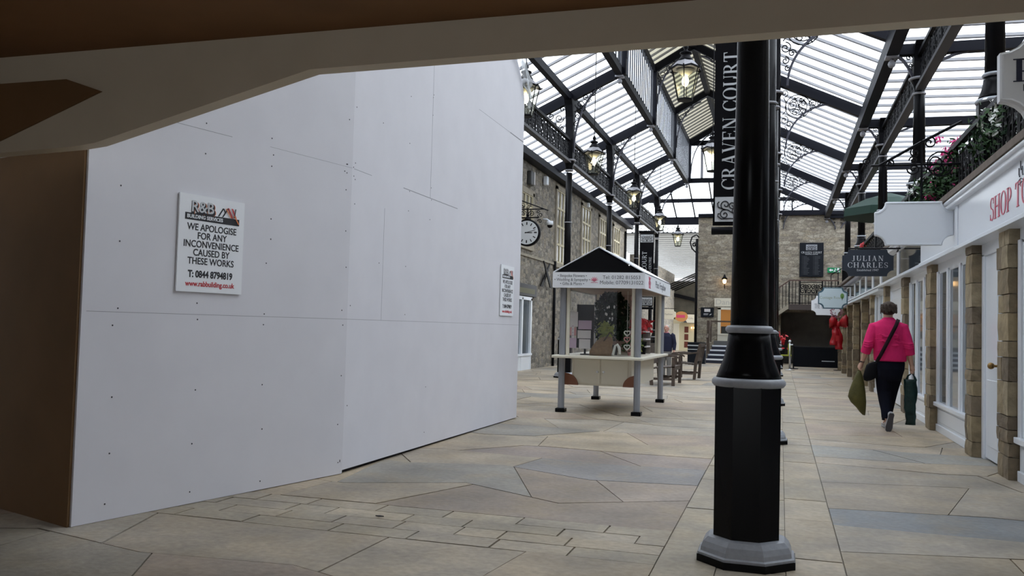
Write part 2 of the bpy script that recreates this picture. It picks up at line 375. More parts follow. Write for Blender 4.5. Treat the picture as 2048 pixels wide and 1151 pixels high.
# ------------------------------------------------------------------ floor: flagstones of every shape, straight runs of slabs, a band of setts
def zf(x, y): return -.20*math.exp(-(((x+3.3)/1.6)**2+((y-26.5)/3.0)**2))
FLAGM = bpy.data.materials.new('yorkstone_flags'); FLAGM.use_nodes = True
def _flag():
    nt = FLAGM.node_tree; N = nt.nodes; L = nt.links; b = N['Principled BSDF']; b.inputs['Specular IOR Level'].default_value = .35
    at = N.new('ShaderNodeAttribute'); at.attribute_name = 'stone_tone'
    tc = N.new('ShaderNodeTexCoord')
    n1 = N.new('ShaderNodeTexNoise'); n1.inputs['Scale'].default_value = 1.6; n1.inputs['Detail'].default_value = 8; L.new(tc.outputs['Object'], n1.inputs['Vector'])
    n2 = N.new('ShaderNodeTexNoise'); n2.inputs['Scale'].default_value = 24; n2.inputs['Detail'].default_value = 6; L.new(tc.outputs['Object'], n2.inputs['Vector'])
    a = N.new('ShaderNodeMapRange'); a.inputs[1].default_value = .3; a.inputs[2].default_value = .7; a.inputs[3].default_value = .70; a.inputs[4].default_value = 1.22; L.new(n1.outputs['Fac'], a.inputs[0])
    c = N.new('ShaderNodeMapRange'); c.inputs[1].default_value = .3; c.inputs[2].default_value = .7; c.inputs[3].default_value = .84; c.inputs[4].default_value = 1.08; L.new(n2.outputs['Fac'], c.inputs[0])
    m = N.new('ShaderNodeMath'); m.operation = 'MULTIPLY'; L.new(a.outputs[0], m.inputs[0]); L.new(c.outputs[0], m.inputs[1])
    x = N.new('ShaderNodeMix'); x.data_type = 'RGBA'; x.blend_type = 'MULTIPLY'; x.inputs[0].default_value = 1
    n3 = N.new('ShaderNodeTexNoise'); n3.inputs['Scale'].default_value = 2.3; n3.inputs['Detail'].default_value = 5; n3.inputs['Roughness'].default_value = .65; L.new(tc.outputs['Object'], n3.inputs['Vector'])
    oc = N.new('ShaderNodeMapRange'); oc.inputs[1].default_value = .48; oc.inputs[2].default_value = .72; oc.inputs[4].default_value = .55; L.new(n3.outputs['Fac'], oc.inputs[0])
    om = N.new('ShaderNodeMix'); om.data_type = 'RGBA'; om.inputs[7].default_value = (.35, .275, .175, 1); L.new(oc.outputs[0], om.inputs[0]); L.new(at.outputs['Color'], om.inputs[6])
    gr = N.new('ShaderNodeMapRange'); gr.inputs[1].default_value = .50; gr.inputs[2].default_value = .30; gr.inputs[4].default_value = .5; L.new(n3.outputs['Fac'], gr.inputs[0])
    gm = N.new('ShaderNodeMix'); gm.data_type = 'RGBA'; gm.inputs[7].default_value = (.25, .225, .20, 1); L.new(gr.outputs[0], gm.inputs[0]); L.new(om.outputs[2], gm.inputs[6])
    L.new(gm.outputs[2], x.inputs[6]); L.new(m.outputs[0], x.inputs[7]); L.new(x.outputs[2], b.inputs['Base Color'])
    r = N.new('ShaderNodeMapRange'); r.inputs[3].default_value = .42; r.inputs[4].default_value = .75; L.new(n1.outputs['Fac'], r.inputs[0]); L.new(r.outputs[0], b.inputs['Roughness'])
    bp = N.new('ShaderNodeBump'); bp.inputs['Distance'].default_value = .006; bp.inputs['Strength'].default_value = .5; L.new(n2.outputs['Fac'], bp.inputs['Height']); L.new(bp.outputs[0], b.inputs['Normal'])
_flag()
TONES = [(.40, .345, .275), (.37, .33, .275), (.42, .36, .285), (.36, .32, .27), (.38, .33, .27), (.36, .30, .255), (.42, .365, .29), (.34, .315, .28), (.30, .295, .285), (.37, .33, .28)]
STRIPT = [(.38, .345, .285), (.40, .36, .295), (.36, .33, .28), (.41, .365, .30), (.37, .335, .285)]
SPECIAL = [(.87, 6.35, (.215, .24, .275)), (-1.55, 8.2, (.30, .26, .25)), (-1.7, 7.5, (.25, .25, .27)), (-1.35, 6.1, (.31, .265, .235)), (-.85, 6.6, (.33, .285, .26)), (1.1, 5.2, (.30, .265, .215)), (1.2, 9.6, (.30, .31, .31))]
def build_floor():
    rr = random.Random(21); vs = []; fs = []; tone = []
    def slab(poly, t, g=.0045):
        cx = sum(p[0] for p in poly)/len(poly); cy = sum(p[1] for p in poly)/len(poly); o = len(vs); n = len(poly)
        q = []
        for x, y in poly:
            d = math.hypot(x-cx, y-cy) or 1; k = max(0, 1-g*1.5/d); q.append((cx+(x-cx)*k, cy+(y-cy)*k))
        dz = rr.uniform(-.002, .002)
        for x, y in q: vs.append((x, y, zf(x, y)+dz))
        for x, y in q: vs.append((x, y, zf(x, y)-.02))
        fs.append(tuple(range(o, o+n))); tone.append(t)
        for i in range(n): fs.append((o+i, o+n+i, o+n+(i+1) % n, o+(i+1) % n)); tone.append(tuple(c*.9 for c in t))
    def vary(t): k = rr.uniform(.97, 1.16); return (t[0]*k*.97, t[1]*k*.925, t[2]*k*.85)
    def field(x0, x1, y0, y1, dmin, dmax, wmin, wmax, jit, tones):
        rows = [y0]
        while rows[-1] < y1-dmin*.7: rows.append(min(y1, rows[-1]+rr.uniform(dmin, dmax)))
        rows[-1] = y1
        nx = max(2, int((x1-x0)/.8)); xs = [x0+(x1-x0)*i/nx for i in range(nx+1)]
        lines = []
        for k, y in enumerate(rows):
            j = 0 if k in (0, len(rows)-1) else jit
            lines.append([(x, y+rr.uniform(-j, j)) for x in xs])
        def at(ln, x):
            for (a, b), (c, d) in zip(ln, ln[1:]):
                if a <= x <= c+1e-9: return b+(d-b)*(x-a)/(c-a)
            return ln[-1][1]
        for lo, hi in zip(lines, lines[1:]):
            cuts = [(x0, x0)]; x = x0
            while True:
                x += rr.uniform(wmin, wmax)
                if x > x1-wmin*.6: break
                t = rr.uniform(-.5, .5)*jit*2.2; cuts.append((x+t, x-t))
            cuts.append((x1, x1))
            for (a, b), (c, d) in zip(cuts, cuts[1:]):
                bot = [(a, at(lo, a))]+[p for p in lo if a < p[0] < c]+[(c, at(lo, c))]
                top = [(d, at(hi, d))]+[p for p in reversed(hi) if b < p[0] < d]+[(b, at(hi, b))]
                poly = bot+top; tn = rr.choice(tones); px_ = sum(p[0] for p in poly)/len(poly); py_ = sum(p[1] for p in poly)/len(poly)
                for hx, hy, ht in SPECIAL:
                    if min(p[0] for p in poly) < hx < max(p[0] for p in poly) and min(p[1] for p in poly) < hy < max(p[1] for p in poly) and abs(hx-px_) < .6 and abs(hy-py_) < .5: tn = ht
                slab(poly, vary(tn))
    # left field, right field, run beneath the columns, band of setts
    field(-9, -.60, -4, 4.57, .65, 1.05, .7, 1.6, .22, TONES)
    field(-9, -.60, 5.37, 62, .6, 1.2, .7, 1.9, .27, TONES)
    field(.33, 2.4, -4, 37, .6, 1.15, .75, 1.5, .22, TONES)
    for i in range(3):
        a = [-.60, -.30, .04, .33]; field(a[i], a[i+1], -4, 37, .5, 1.1, 2, 3, 0, STRIPT)
    for i in range(4): field(-9, -.60, 4.57+.2*i, 4.77+.2*i, .15, .3, .26, .6, 0, STRIPT)
    field(-.6, 2.4, 37, 38, .5, 1, .6, 1, 0, TONES)
    o = len(vs); g = [(x, y) for y in range(-4, 63, 1) for x in [-9+.95*i for i in range(13)]]
    for x, y in g: vs.append((x, y, zf(x, y)-.009))
    for j in range(66):
        for i in range(12):
            q = o+j*13+i; fs.append((q, q+1, q+14, q+13)); tone.append((.20, .17, .135))
    me = bpy.data.meshes.new('floor'); me.from_pydata(vs, [], fs); me.materials.append(FLAGM)
    at = me.attributes.new('stone_tone', 'FLOAT_COLOR', 'FACE')
    for i, t in enumerate(tone): at.data[i].color = (*t, 1)
    ob = bpy.data.objects.new('floor', me); COL.objects.link(ob); struct(ob)
build_floor()

# ------------------------------------------------------------------ the low passage the view is taken from
XZ = lambda u, v, d: (u, d, v)
YZ = lambda u, v, d: (d, u, v)
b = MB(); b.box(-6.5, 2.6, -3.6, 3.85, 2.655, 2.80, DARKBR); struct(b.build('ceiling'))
b = MB().prism([(-5.2, 2.07), (-3.74, 2.125), (-3.59, 2.14), (-2.28, 2.465), (2.6, 2.515), (2.6, 2.655), (-5.2, 2.655)], XZ, 3.85, 3.945, CREAM); struct(b.build('trim_1'))
b = MB().prism([(-5.2, 2.50), (-3.79, 2.5), (-3.55, 2.42), (-4.25, 2.17), (-5.2, 2.0)], XZ, 3.838, 3.8495, BROWNB); struct(b.build('trim_2'))  # thin brown board standing in for the shadow on the beam face
b = MB(); b.box(-6.5, -6.35, -3.6, 4.0, -.02, 2.66, BROWNB); struct(b.build('wall_passage_left'))
b = MB(); b.box(2.45, 2.6, -3.6, 3.95, -.02, 2.66, BROWNB); struct(b.build('wall_passage_right'))
b = MB(); b.box(-6.5, -2.2, -3.75, -3.6, -.02, 2.8, DARKBR); b.box(-.2, 2.6, -3.75, -3.6, -.02, 2.8, DARKBR); b.box(-2.2, -.2, -3.75, -3.6, 2.1, 2.8, DARKBR); struct(b.build('wall_passage_back_unseen'))  # unseen back wall; its opening is added to let daylight fill the passage
b = MB(); b.box(-9, 6.2, 3.95, 4.02, 2.66, 9.8, STONEL); struct(b.build('wall_front'))

# ------------------------------------------------------------------ white site hoarding
HA, HB, HC = Vector((-3.82, 4.06, 0)), Vector((-3.31, 6.30, 0)), Vector((-3.31, 11.10, 0))
ho = thing('site_hoarding', 'tall white painted plywood hoarding boxing off the left side of the court', 'hoarding', (0, 0, 0))
du = (HB-HA).normalized(); LA = (HB-HA).length; dn = Vector((du.y, -du.x, 0))      # dn faces the court
angA = math.atan2(du.y, du.x)
fa = lambda u, v, d: tuple(HA+du*u+dn*d+Vector((0, 0, v)))
fb = lambda u, v, d: (HB.x+d, HB.y+u, v)
p = MB().prism([(0, .004), (LA, .004), (LA, 4.9), (0, 4.9)], fa, -.03, 0, WHITEB)
def seam(mb, f, u0, v0, u1, v1, w=.004):
    if abs(u1-u0) > abs(v1-v0): mb.prism([(u0, v0-w/2), (u1, v1-w/2), (u1, v1+w/2), (u0, v0+w/2)], f, -.004, .0006, SEAM)
    else: mb.prism([(u0-w/2, v0), (u0+w/2, v0), (u1+w/2, v1), (u1-w/2, v1)], f, -.004, .0006, SEAM)
def screws(mb, f, pts):
    for u, v in pts:
        mb.prism([(u+.0055*math.cos(k*PI/3), v+.0055*math.sin(k*PI/3)) for k in range(6)], f, -.002, .0012, SCREW)
seam(p, fa, .03, 1.225, LA, 1.225, .003); seam(p, fa, .55, 2.44, 1.05, 2.44, .003); seam(p, fa, 1.4, 2.44, LA, 2.44, .002)
sp = []
for u in (.22, .82, 1.42, LA-.05):
    for v in (.09, .40, .75, 1.17, 1.27, 1.62, 1.95, 2.28, 2.40, 2.48, 2.85, 3.2):
        if rnd.random() < .85: sp.append((u+rnd.uniform(-.02, .02), v+rnd.uniform(-.03, .03)))
sp += [(1.44, 1.78), (LA-.09, 2.40), (LA-.06, 2.46), (LA-.03, .10), (.02+LA-.05, .11)]
screws(p, fa, sp); p.build('side_panel', ho)
q = MB().prism([(0, .03), (2.0, .022), (4.8, .012), (4.8, 4.25), (4.62, 4.5), (4.35, 4.72), (4.1, 4.78), (0, 4.9)], fb, -.03, 0, WHITEB)
seam(q, fb, 0, 1.225, 4.8, 1.225, .003); seam(q, fb, .03, 2.44, .35, 2.44, .004); seam(q, fb, 1.0, 2.44, 2.4, 2.44, .007); seam(q, fb, 3.0, 3.66, 4.8, 3.66, .004)
seam(q, fb, .62, 1.225, .62, 2.2, .004); seam(q, fb, 1.64, 2.44, 1.64, 4.6, .005); seam(q, fb, 4.2, 3.66, 4.8, 3.66, .012)
sp = []
for u in (.06, .55, 1.12, 1.66):
    for v in (.12, .55, 1.3, 1.75, 2.2, 2.38, 2.5, 2.9, 3.3, 3.72, 4.1):
        if rnd.random() < .5: sp.append((u+rnd.uniform(-.02, .02), v+rnd.uniform(-.05, .05)))
sp += [(1.64, 3.44), (1.655, 3.47), (.02, 2.45), (.05, 2.49), (.03, 2.38)]
screws(q, fb, sp); q.build('front_panel', ho)
b = MB().prism([(-5.2, .0), (-3.836, .0), (-3.836, 2.19), (-5.2, 2.19)], lambda u, v, d: (u, 4.06-(u+3.82)*.32+d, v), -.02, .01, BROWNB)
b.build('return_panel', ho)
MB().box(HB.x-.075, HB.x-.032, HB.y+.02, HC.y-.02, 0, .06, IRON).build('gap_shade_strip', ho)  # black strip added behind the bottom gap to paint in its shade
# crumpled clear plastic at the far top corner
pm = bpy.data.materials.new('clear_plastic_film'); pm.use_nodes = True
pb = pm.node_tree.nodes['Principled BSDF']; pb.inputs['Base Color'].default_value = (.80, .84, .88, 1); pb.inputs['Roughness'].default_value = .15; pb.inputs['Alpha'].default_value = .45
rr = random.Random(4); bm_ = MB(); nU, nV = 12, 12; vs = []
for j in range(nV+1):
    for i in range(nU+1):
        u, v = i/nU, j/nV
        vs.append((-3.31+.05+rr.uniform(-.035, .035), 10.35+.85*u+rr.uniform(-.02, .02), 5.05-.35*v-.42*u*u-.18*u+rr.uniform(-.02, .02)))
bm_.add(vs, [(j*(nU+1)+i, j*(nU+1)+i+1, (j+1)*(nU+1)+i+1, (j+1)*(nU+1)+i) for j in range(nV) for i in range(nU)], pm)
tag(bm_.build('plastic_sheet', None, True), 'crumpled clear plastic sheet caught on the top far corner of the white hoarding', 'plastic sheet')

def works_sign(nm, label, org, ang, w=.54, h=.63):
    t = thing(nm, label, 'sign', org, ang, 'works notices on the hoarding')
    MB().box(-w/2, w/2, -.012, 0, -h/2, h/2, WHITEM).build('board', t)
    y = -.0122; k = w/.54
    b = MB(); XZn = lambda u, v, d: (u*k, y-d, v*k)
    b.prism([(-.225, .150), (.225, .150), (.225, .195), (-.225, .195)], XZn, 0, .001, INK); b.build('logo_bar', t)
    b = MB()   # the roof-line mark: black, then red and orange strokes
    def stroke(x0, z0, x1, z1, wd, m, d): b.prism([(x0-wd/2, z0), (x0+wd/2, z0), (x1+wd/2, z1), (x1-wd/2, z1)], XZn, d, d+.001, m)
    stroke(.045, .197, .085, .255, .012, INK, 0); stroke(.085, .255, .105, .225, .010, INK, .0012); stroke(.080, .197, .125, .262, .010, INK, .0024)
    stroke(.125, .262, .165, .197, .010, RED, .0036); stroke(.105, .255, .15, .197, .008, ORANGE, .0048); stroke(.155, .262, .190, .200, .012, RED, .006)
    stroke(.175, .200, .185, .262, .008, INK, .0072); stroke(.175, .215, .215, .160, .010, ORANGE, .0084); b.build('roof_mark', t)
    letter(t, 'R&B', .108*k, ORANGE, (-.085*k+.008, y-.0010, .226*k), bold=.004, name='logo_shadow')
    letter(t, 'R&B', .108*k, INK, (-.085*k+.002, y-.0022, .229*k-.003), bold=.005, name='logo_shadow')
    letter(t, 'R&B', .104*k, PALE, (-.085*k-.004, y-.0034, .236*k), bold=.001, name='logo')
    letter(t, 'BUILDING SERVICES', .033*k, WHITEM, (-.065*k, y-.0022, .172*k), bold=.0008)
    for s_, z in (('WE APOLOGISE', .105), ('FOR ANY', .050), ('INCONVENIENCE', -.005), ('CAUSED BY', -.060), ('THESE WORKS', -.115)):
        letter(t, s_, .062*k, INK, (0, y, z*k), bold=.0010, sx=.93)
    letter(t, 'T: 0844 8794819', .062*k, INK, (0, y, -.200*k), bold=.0022, sx=.86)
    letter(t, 'www.rabbuilding.co.uk', .047*k, RED, (0, y, -.262*k), bold=.0012, sx=.93)
    return t
c1 = HA+du*.90+dn*.004
works_sign('works_notice', 'white works apology notice on the nearer, angled face of the hoarding', (c1.x, c1.y, 1.685), angA)
works_sign('works_notice', 'white works apology notice at the far right end of the hoarding', (-3.306, 10.51, 1.65), PI/2)

# ------------------------------------------------------------------ stone walls
b = MB(); b.box(-7.3, -6.9, 4.14, 40.4, -.1, 6.05, STONEL); struct(b.build('wall_left'))
b = MB(); b.box(-6.9, -6.86, 4.2, 26.72, 3.19, 3.26, CURB); struct(b.build('trim_3'))
b = MB(); b.box(-7.0, -6.6, 4.2, 40.4, 5.86, 6.06, BEAM); struct(b.build('trim_4'))
# end wall with the dark recess under the stair landing and the shop doorway
b = MB()
b.box(-3.3, 0.0, 36.7, 37.1, -.1, 5.95, STONEE); b.box(0.0, 2.3, 36.7, 37.1, 2.1, 5.95, STONEE); b.box(2.3, 6.2, 36.7, 37.1, -.1, 5.95, STONEE)
struct(b.build('wall_end'))
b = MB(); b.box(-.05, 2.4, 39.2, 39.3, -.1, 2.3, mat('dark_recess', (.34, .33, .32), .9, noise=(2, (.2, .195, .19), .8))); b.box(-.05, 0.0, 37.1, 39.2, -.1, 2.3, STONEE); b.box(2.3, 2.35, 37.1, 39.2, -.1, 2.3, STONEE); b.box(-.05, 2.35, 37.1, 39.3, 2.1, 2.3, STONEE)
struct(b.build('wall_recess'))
b = MB(); b.box(5.7, 5.95, 4.14, 36.7, 2.75, 6.0, STONEE); struct(b.build('wall_right'))
b = MB(); b.box(-.4, 6.2, 36.55, 36.72, 5.95, 6.15, BEAM); b.box(-3.3, -.4, 36.55, 36.72, 5.90, 6.05, BEAM); struct(b.build('trim_5'))

# ------------------------------------------------------------------ glass roof
TY = [15.45, 20.75, 26.05, 31.35, 36.65]
Y0, Y1 = 4.2, 36.65
XL, XR, X2 = -5.0, -.13, 2.12
zl = lambda x: 7.5+.469*(x+3.8)
zr = lambda x: 7.62-.469*(x+1.34)
def slope(mbx, a, c, ya, yb, step, sheet, bar, off=.10, bw=.020, gap=.024):
    """sheet between ridge line a=(x,z) and eave line c with twin glazing bars down the slope"""
    mbx.add([(a[0], ya, a[1]+off), (a[0], yb, a[1]+off), (c[0], yb, c[1]+off), (c[0], ya, c[1]+off)], [(0, 1, 2, 3)], sheet)
    n = int(round((yb-ya)/step))
    for i in range(n+1):
        y = ya+(yb-ya)*i/n
        for s in (-1, 1):
            mbx.obox((a[0], y+s*gap, a[1]+off-.03), (c[0], y+s*gap, c[1]+off-.03), bw, .05, bar)
b = MB(); slope(b, (-3.8, 7.5), (-7.05, zl(-7.05)), Y0, Y1, .62, ROOFSH, BAR); struct(b.build('ceiling'))
b = MB(); slope(b, (-1.34, 7.62), (1.7, zr(1.7)), Y0, Y1, .62, ROOFSH, BAR, .12); struct(b.build('ceiling'))
b = MB(); slope(b, (1.72, 6.02), (6.1, 5.93), Y0, Y1, .62, ROOFSH, BAR); struct(b.build('ceiling'))
b = MB(); slope(b, (-2.57, 9.75), (-3.85, 9.02), Y0, Y1, .44, ROOFYE, BAR, .12); slope(b, (-2.57, 9.75), (-1.29, 9.02), Y0, Y1, .44, ROOFYE, BAR, .12); struct(b.build('ceiling'))
for k, x in enumerate((-3.72, -1.42)):      # clerestory glazing under the lantern roof
    b = MB(); b.box(x-.006, x+.006, Y0, Y1, 7.5, 9.0, GABLEG)
    for i in range(int((Y1-Y0)/.33)): b.box(x-.012, x+.012, Y0+.33*i, Y0+.33*i+.11, 7.5, 9.0, mat('dark_slat', (.07, .075, .09), .5))
    struct(b.build('window_%d' % (1+k)))
n = 6
for x, z, w, h in ((-3.8, 7.43, .16, .2), (-1.34, 7.43, .16, .2), (-3.74, 9.02, .12, .2), (-1.40, 9.02, .12, .2), (-2.57, 9.72, .16, .26), (XL, 6.83, .13, .18), (XR, 6.83, .13, .18), (1.7, 5.95, .19, .28)):
    b = MB(); b.box(x-w/2, x+w/2, Y0, Y1, z-h/2, z+h/2, BEAM); struct(b.build('trim_%d' % n)); n += 1
# hipped glass end beyond the last truss
b = MB()
b.add([(-5.6, 36.7, 7.45), (1.8, 36.7, 7.45), (1.8, 40, 6.35), (-5.6, 40, 6.35)], [(0, 1, 2, 3)], GABLEG)
for i in range(9): x = -5.4+.83*i; b.obox((x, 36.7, 7.42), (x, 40, 6.32), .05, .09, BEAM)
b.obox((-5.6, 38.3, 6.86), (1.8, 38.3, 6.86), .09, .16, BEAM); b.box(-7, 1.9, 39.95, 40.1, 6.02, 6.36, BEAM)
struct(b.build('window_3'))
b = MB()
b.add([(-3.7, 36.72, 7.5), (-1.44, 36.72, 7.5), (-1.44, 36.72, 9.05), (-2.57, 36.72, 9.75), (-3.7, 36.72, 9.05)], [(0, 1, 2, 3, 4)], GABLEG)
b.box(-3.75, -1.39, 36.66, 36.78, 7.36, 7.55, BEAM); b.box(-3.75, -1.39, 36.66, 36.78, 8.92, 9.12, BEAM)
for x in (-3.2, -2.57, -1.95): b.box(x-.05, x+.05, 36.66, 36.78, 7.5, 9.05, mat('grey_window_frame', (.20, .20, .23), .5))
for x in (-2.87, -2.27): b.box(x-.02, x+.02, 36.68, 36.76, 9.05, 9.5, BEAM)
struct(b.build('window_4'))
# far section of roof beyond the court, seen through the gap on the left
b = MB(); b.add([(-8.2, 40.2, 5.66), (-2.4, 40.2, 5.66), (-2.4, 66, 5.15), (-8.2, 66, 5.15)], [(0, 1, 2, 3)], ROOFFAR)
for i in range(30): y = 40.5+.85*i; b.box(-8.2, -2.4, y, y+.10, 5.60-.02*(y-40.2), 5.64-.02*(y-40.2), BARW)
struct(b.build('ceiling'))
# ------------------------------------------------------------------ cast-iron columns
def octa(mb, prof, m): return mb.lathe(prof, 8, (0, 0, 0), m, PI/8)
def torus_prof(r, z, w): return [(r-.01, z-w), (r+w*.55, z-w*.85), (r+w, z-w*.3), (r+w, z+w*.3), (r+w*.55, z+w*.85), (r-.01, z+w)]
def column_parts(z_cap, shaft_rings, z_head, base=True):
    P = []
    P.append(('plinth', octa(MB(), [(.268, 0), (.268, .038)], BLACK).mesh('plinth')))
    P.append(('base_moulding', octa(MB(), [(.262, .038), (.262, .05), (.248, .056), (.245, .078), (.232, .105), (.208, .128), (.185, .135)], SILVER).mesh('base_moulding')))
    P.append(('pedestal', octa(MB(), [(.179, .12), (.181, .92)], BLACK).mesh('pedestal')))
    P.append(('collar_ring', MB().lathe(torus_prof(.165, .938, .026), 32, m=SILVER).mesh('collar_ring', True)))
    P.append(('flared_collar', MB().lathe([(.172, .955), (.155, 1.0), (.132, 1.06), (.116, 1.13), (.107, 1.21)], 32, m=BLACK).mesh('flared_collar', True)))
    P.append(('collar_ring', MB().lathe(torus_prof(.102, 1.218, .022), 32, m=SILVER).mesh('collar_ring', True)))
    P.append(('shaft', MB().lathe([(.099, 1.2), (.089, 2.2), (.082, 3.2), (.077, z_cap-.3)], 28, m=BLACK).mesh('shaft', True)))
    for z in shaft_rings: P.append(('shaft_ring', MB().lathe(torus_prof(.086 if z > 3 else .092, z, .014), 24, m=SILVERD).mesh('shaft_ring', True)))
    P.append(('capital_ring', MB().lathe(torus_prof(.085, z_cap-.24, .02), 24, m=SILVERD).mesh('capital_ring', True)))
    P.append(('capital', MB().lathe([(.085, z_cap-.24), (.088, z_cap-.18), (.10, z_cap-.10), (.128, z_cap-.03), (.145, z_cap)], 24, m=BLACK).mesh('capital', True)))
    P.append(('capital_ring', MB().lathe(torus_prof(.142, z_cap+.005, .022), 24, m=SILVERD).mesh('capital_ring', True)))
    hp = MB(); h = z_head-z_cap; hp.loft([[(-a, -c, z), (a, -c, z), (a, c, z), (-a, c, z)] for a, c, z in ((.095, .095, z_cap+.02), (.095, .095, z_cap+.5*h), (.095, .13, z_cap+.72*h), (.095, .22, z_cap+.9*h), (.095, .33, z_head))], IRON)
    P.append(('head_post', hp.mesh('head_post')))
    return P
def place_column(parts, x, y, z, label, group):
    t = thing('cast_iron_column', label, 'column', (x, y, z), 0, group)
    for nm, me in parts: inst(me, nm, t)
    return t
full = column_parts(5.30, (3.78,), 6.78)
for y, lab in ((4.85, 'thick black iron column standing nearest, with silver octagonal foot and rings'),
               (10.15, 'black iron column carrying the large court banner, close behind the nearest column'),
               (15.45, 'third black iron column of the row running back behind the nearest one'),
               (20.75, 'fourth black iron column of the row running back behind the nearest one'),
               (26.05, 'fifth black iron column of the row running back behind the nearest one'),
               (31.35, 'sixth and last black iron column of the row behind the nearest one')):
    place_column(full, XR-.03, y, 0, lab, 'columns right of the open court')
for y, lab in ((20.75, 'black iron column rising behind the kiosk roof, first of the left row'),
               (26.05, 'black iron column second in the left row, beside the second pair of windows'),
               (31.35, 'black iron column third in the left row, holding the far banner'),
               (36.65, 'black iron column last in the left row, right of the far banner')):
    place_column(full, XL, y, min(0, zf(XL, y))-.002, lab, 'columns left of the open court')
terr = column_parts(2.66, (), 3.22)
for nm, me in terr:
    if nm == 'shaft':
        for v in me.vertices:
            if v.co.z < 1.3: v.co.z = 1.2
for y, lab in ((10.15, 'black column on the terrace just left of the cropped hanging sign'),
               (15.45, 'black column on the terrace behind the blank white sign'),
               (20.75, 'black column on the terrace left of the blank white sign bracket'),
               (26.05, 'black column on the terrace above the dark navy shop sign'),
               (31.35, 'farthest black column on the terrace, left of the navy shop sign')):
    place_column(terr, X2, y, 2.75, lab, 'columns on the shop terrace')

# ------------------------------------------------------------------ roof trusses with arched, scrolled brackets
def ell(cx, cz, a, b_, t0, t1, n=22): return [(cx+a*math.cos(R(t0+(t1-t0)*i/n)), cz+b_*math.sin(R(t0+(t1-t0)*i/n))) for i in range(n+1)]
mir = lambda L: [[(-5.14-u, v) for u, v in l] for l in L]
P0 = lambda u, v: (u, 0, v)
def arch(mb, ln, m=RIBM, w=.07, h=.036):
    for (a, c), (d, e) in zip(ln, ln[1:]): mb.obox((a, 0, c), (d, 0, e), w, h, m, up=(0.001, 0, 1) if abs(d-a) > 1e-6 else (1, 0, 0))
A_right = ell(1.0, 5.42, .94, .98, 180, 52)
A_nave = ell(-3.83, 5.5, 1.07, 1.77, 180, 92)
A_lant = ell(-2.66, 7.75, .98, 1.62, 180, 98)
A_out = ell(-6.1, 5.5, .98, .80, 0, 88)
A_tl = [(1.74, 5.84), (1.86, 5.76), (1.95, 5.62), (2.01, 5.48), (2.03, 5.38)]
A_tr = [(2.85, 5.84), (2.66, 5.80), (2.46, 5.72), (2.31, 5.60), (2.22, 5.42)]
F_right = [ring(.31, 6.38, .27), ring(.31, 6.38, .20, 16), spiral(.20, 6.42, .10, 1.4, -PI/2, 1), spiral(.42, 6.44, .10, 1.4, PI*1.5, -1), spiral(.26, 6.24, .09, 1.3, 0, 1), spiral(.44, 6.26, .08, 1.3, PI, -1),
           [(.46, 6.14), (.36, 6.30), (.30, 6.48), (.24, 6.60)], [(.36, 6.30), (.22, 6.34), (.14, 6.32)], [(.33, 6.40), (.44, 6.52), (.48, 6.56)],
           spiral(.02, 6.08, .10, 1.5, PI/2, -1), spiral(.13, 5.98, .07, 1.4, 0, 1), spiral(.02, 5.86, .07, 1.4, PI/2, -1), spiral(.06, 5.72, .05, 1.3, PI/2, 1),
           spiral(.64, 6.44, .09, 1.5, PI, -1), spiral(.60, 6.30, .05, 1.3, 0, 1), spiral(.78, 6.43, .06, 1.4, 0, 1), spiral(.50, 6.60, .05, 1.3, 0, 1), spiral(.92, 6.41, .035, 1.2, 0, 1),
           spiral(.02, 6.70, .09, 1.4, -PI/2, 1), [(-.02, 6.2), (.06, 6.3), (.05, 6.5), (.0, 6.6)], [(.56, 6.5), (.70, 6.36), (.86, 6.46)],
           spiral(.24, 6.52, .05, 1.2, PI, 1), spiral(.38, 6.53, .045, 1.2, 0, -1)]
F_nave = [spiral(-4.76, 6.78, .13, 1.6, PI, 1), spiral(-4.62, 6.96, .09, 1.5, 0, -1), spiral(-4.82, 6.50, .08, 1.5, PI/2, -1), spiral(-4.85, 6.30, .06, 1.4, PI/2, 1), spiral(-4.44, 7.05, .08, 1.5, PI, 1), spiral(-4.28, 7.16, .055, 1.3, 0, 1), spiral(-4.86, 6.95, .08, 1.3, 0, 1),
          ring(-4.70, 6.68, .07, 12), [(-4.9, 6.6), (-4.75, 6.68), (-4.6, 6.84), (-4.45, 7.0)], spiral(-4.55, 6.86, .06, 1.3, 0, 1)]
F_nave = [[(u, v-.10) for u, v in l] for l in F_nave]
F_lant = [spiral(-3.48, 8.86, .12, 1.5, PI, 1), spiral(-3.30, 9.06, .09, 1.5, 0, -1), spiral(-3.56, 8.62, .08, 1.4, PI/2, -1), spiral(-3.12, 9.2, .07, 1.4, PI, 1), spiral(-3.58, 9.0, .07, 1.3, 0, 1), spiral(-2.98, 9.32, .05, 1.3, 0, 1), ring(-3.36, 8.92, .06, 10)]
F_out = [spiral(-5.28, 6.36, .12, 1.5, 0, -1), spiral(-5.5, 6.42, .09, 1.5, PI, 1), spiral(-5.22, 6.12, .08, 1.4, PI/2, 1), spiral(-5.7, 6.38, .06, 1.3, 0, 1), spiral(-5.2, 6.58, .08, 1.3, 0, 1), spiral(-5.4, 6.2, .05, 1.2, 0, 1)]
F_t = [spiral(1.96, 5.78, .05, 1.4, 0, 1), spiral(1.99, 5.66, .035, 1.3, 0, -1), spiral(2.26, 5.62, .045, 1.4, PI, -1), spiral(2.36, 5.74, .06, 1.4, PI, -1), spiral(2.50, 5.80, .04, 1.3, 0, 1), spiral(2.25, 5.77, .05, 1.3, 0, 1), spiral(2.62, 5.83, .03, 1.2, 0, 1)]
def mk(fn): b = MB(); fn(b); return b
T_PARTS = []
def tp(nm, b, smooth=False): T_PARTS.append((nm, b.mesh(nm, smooth)))
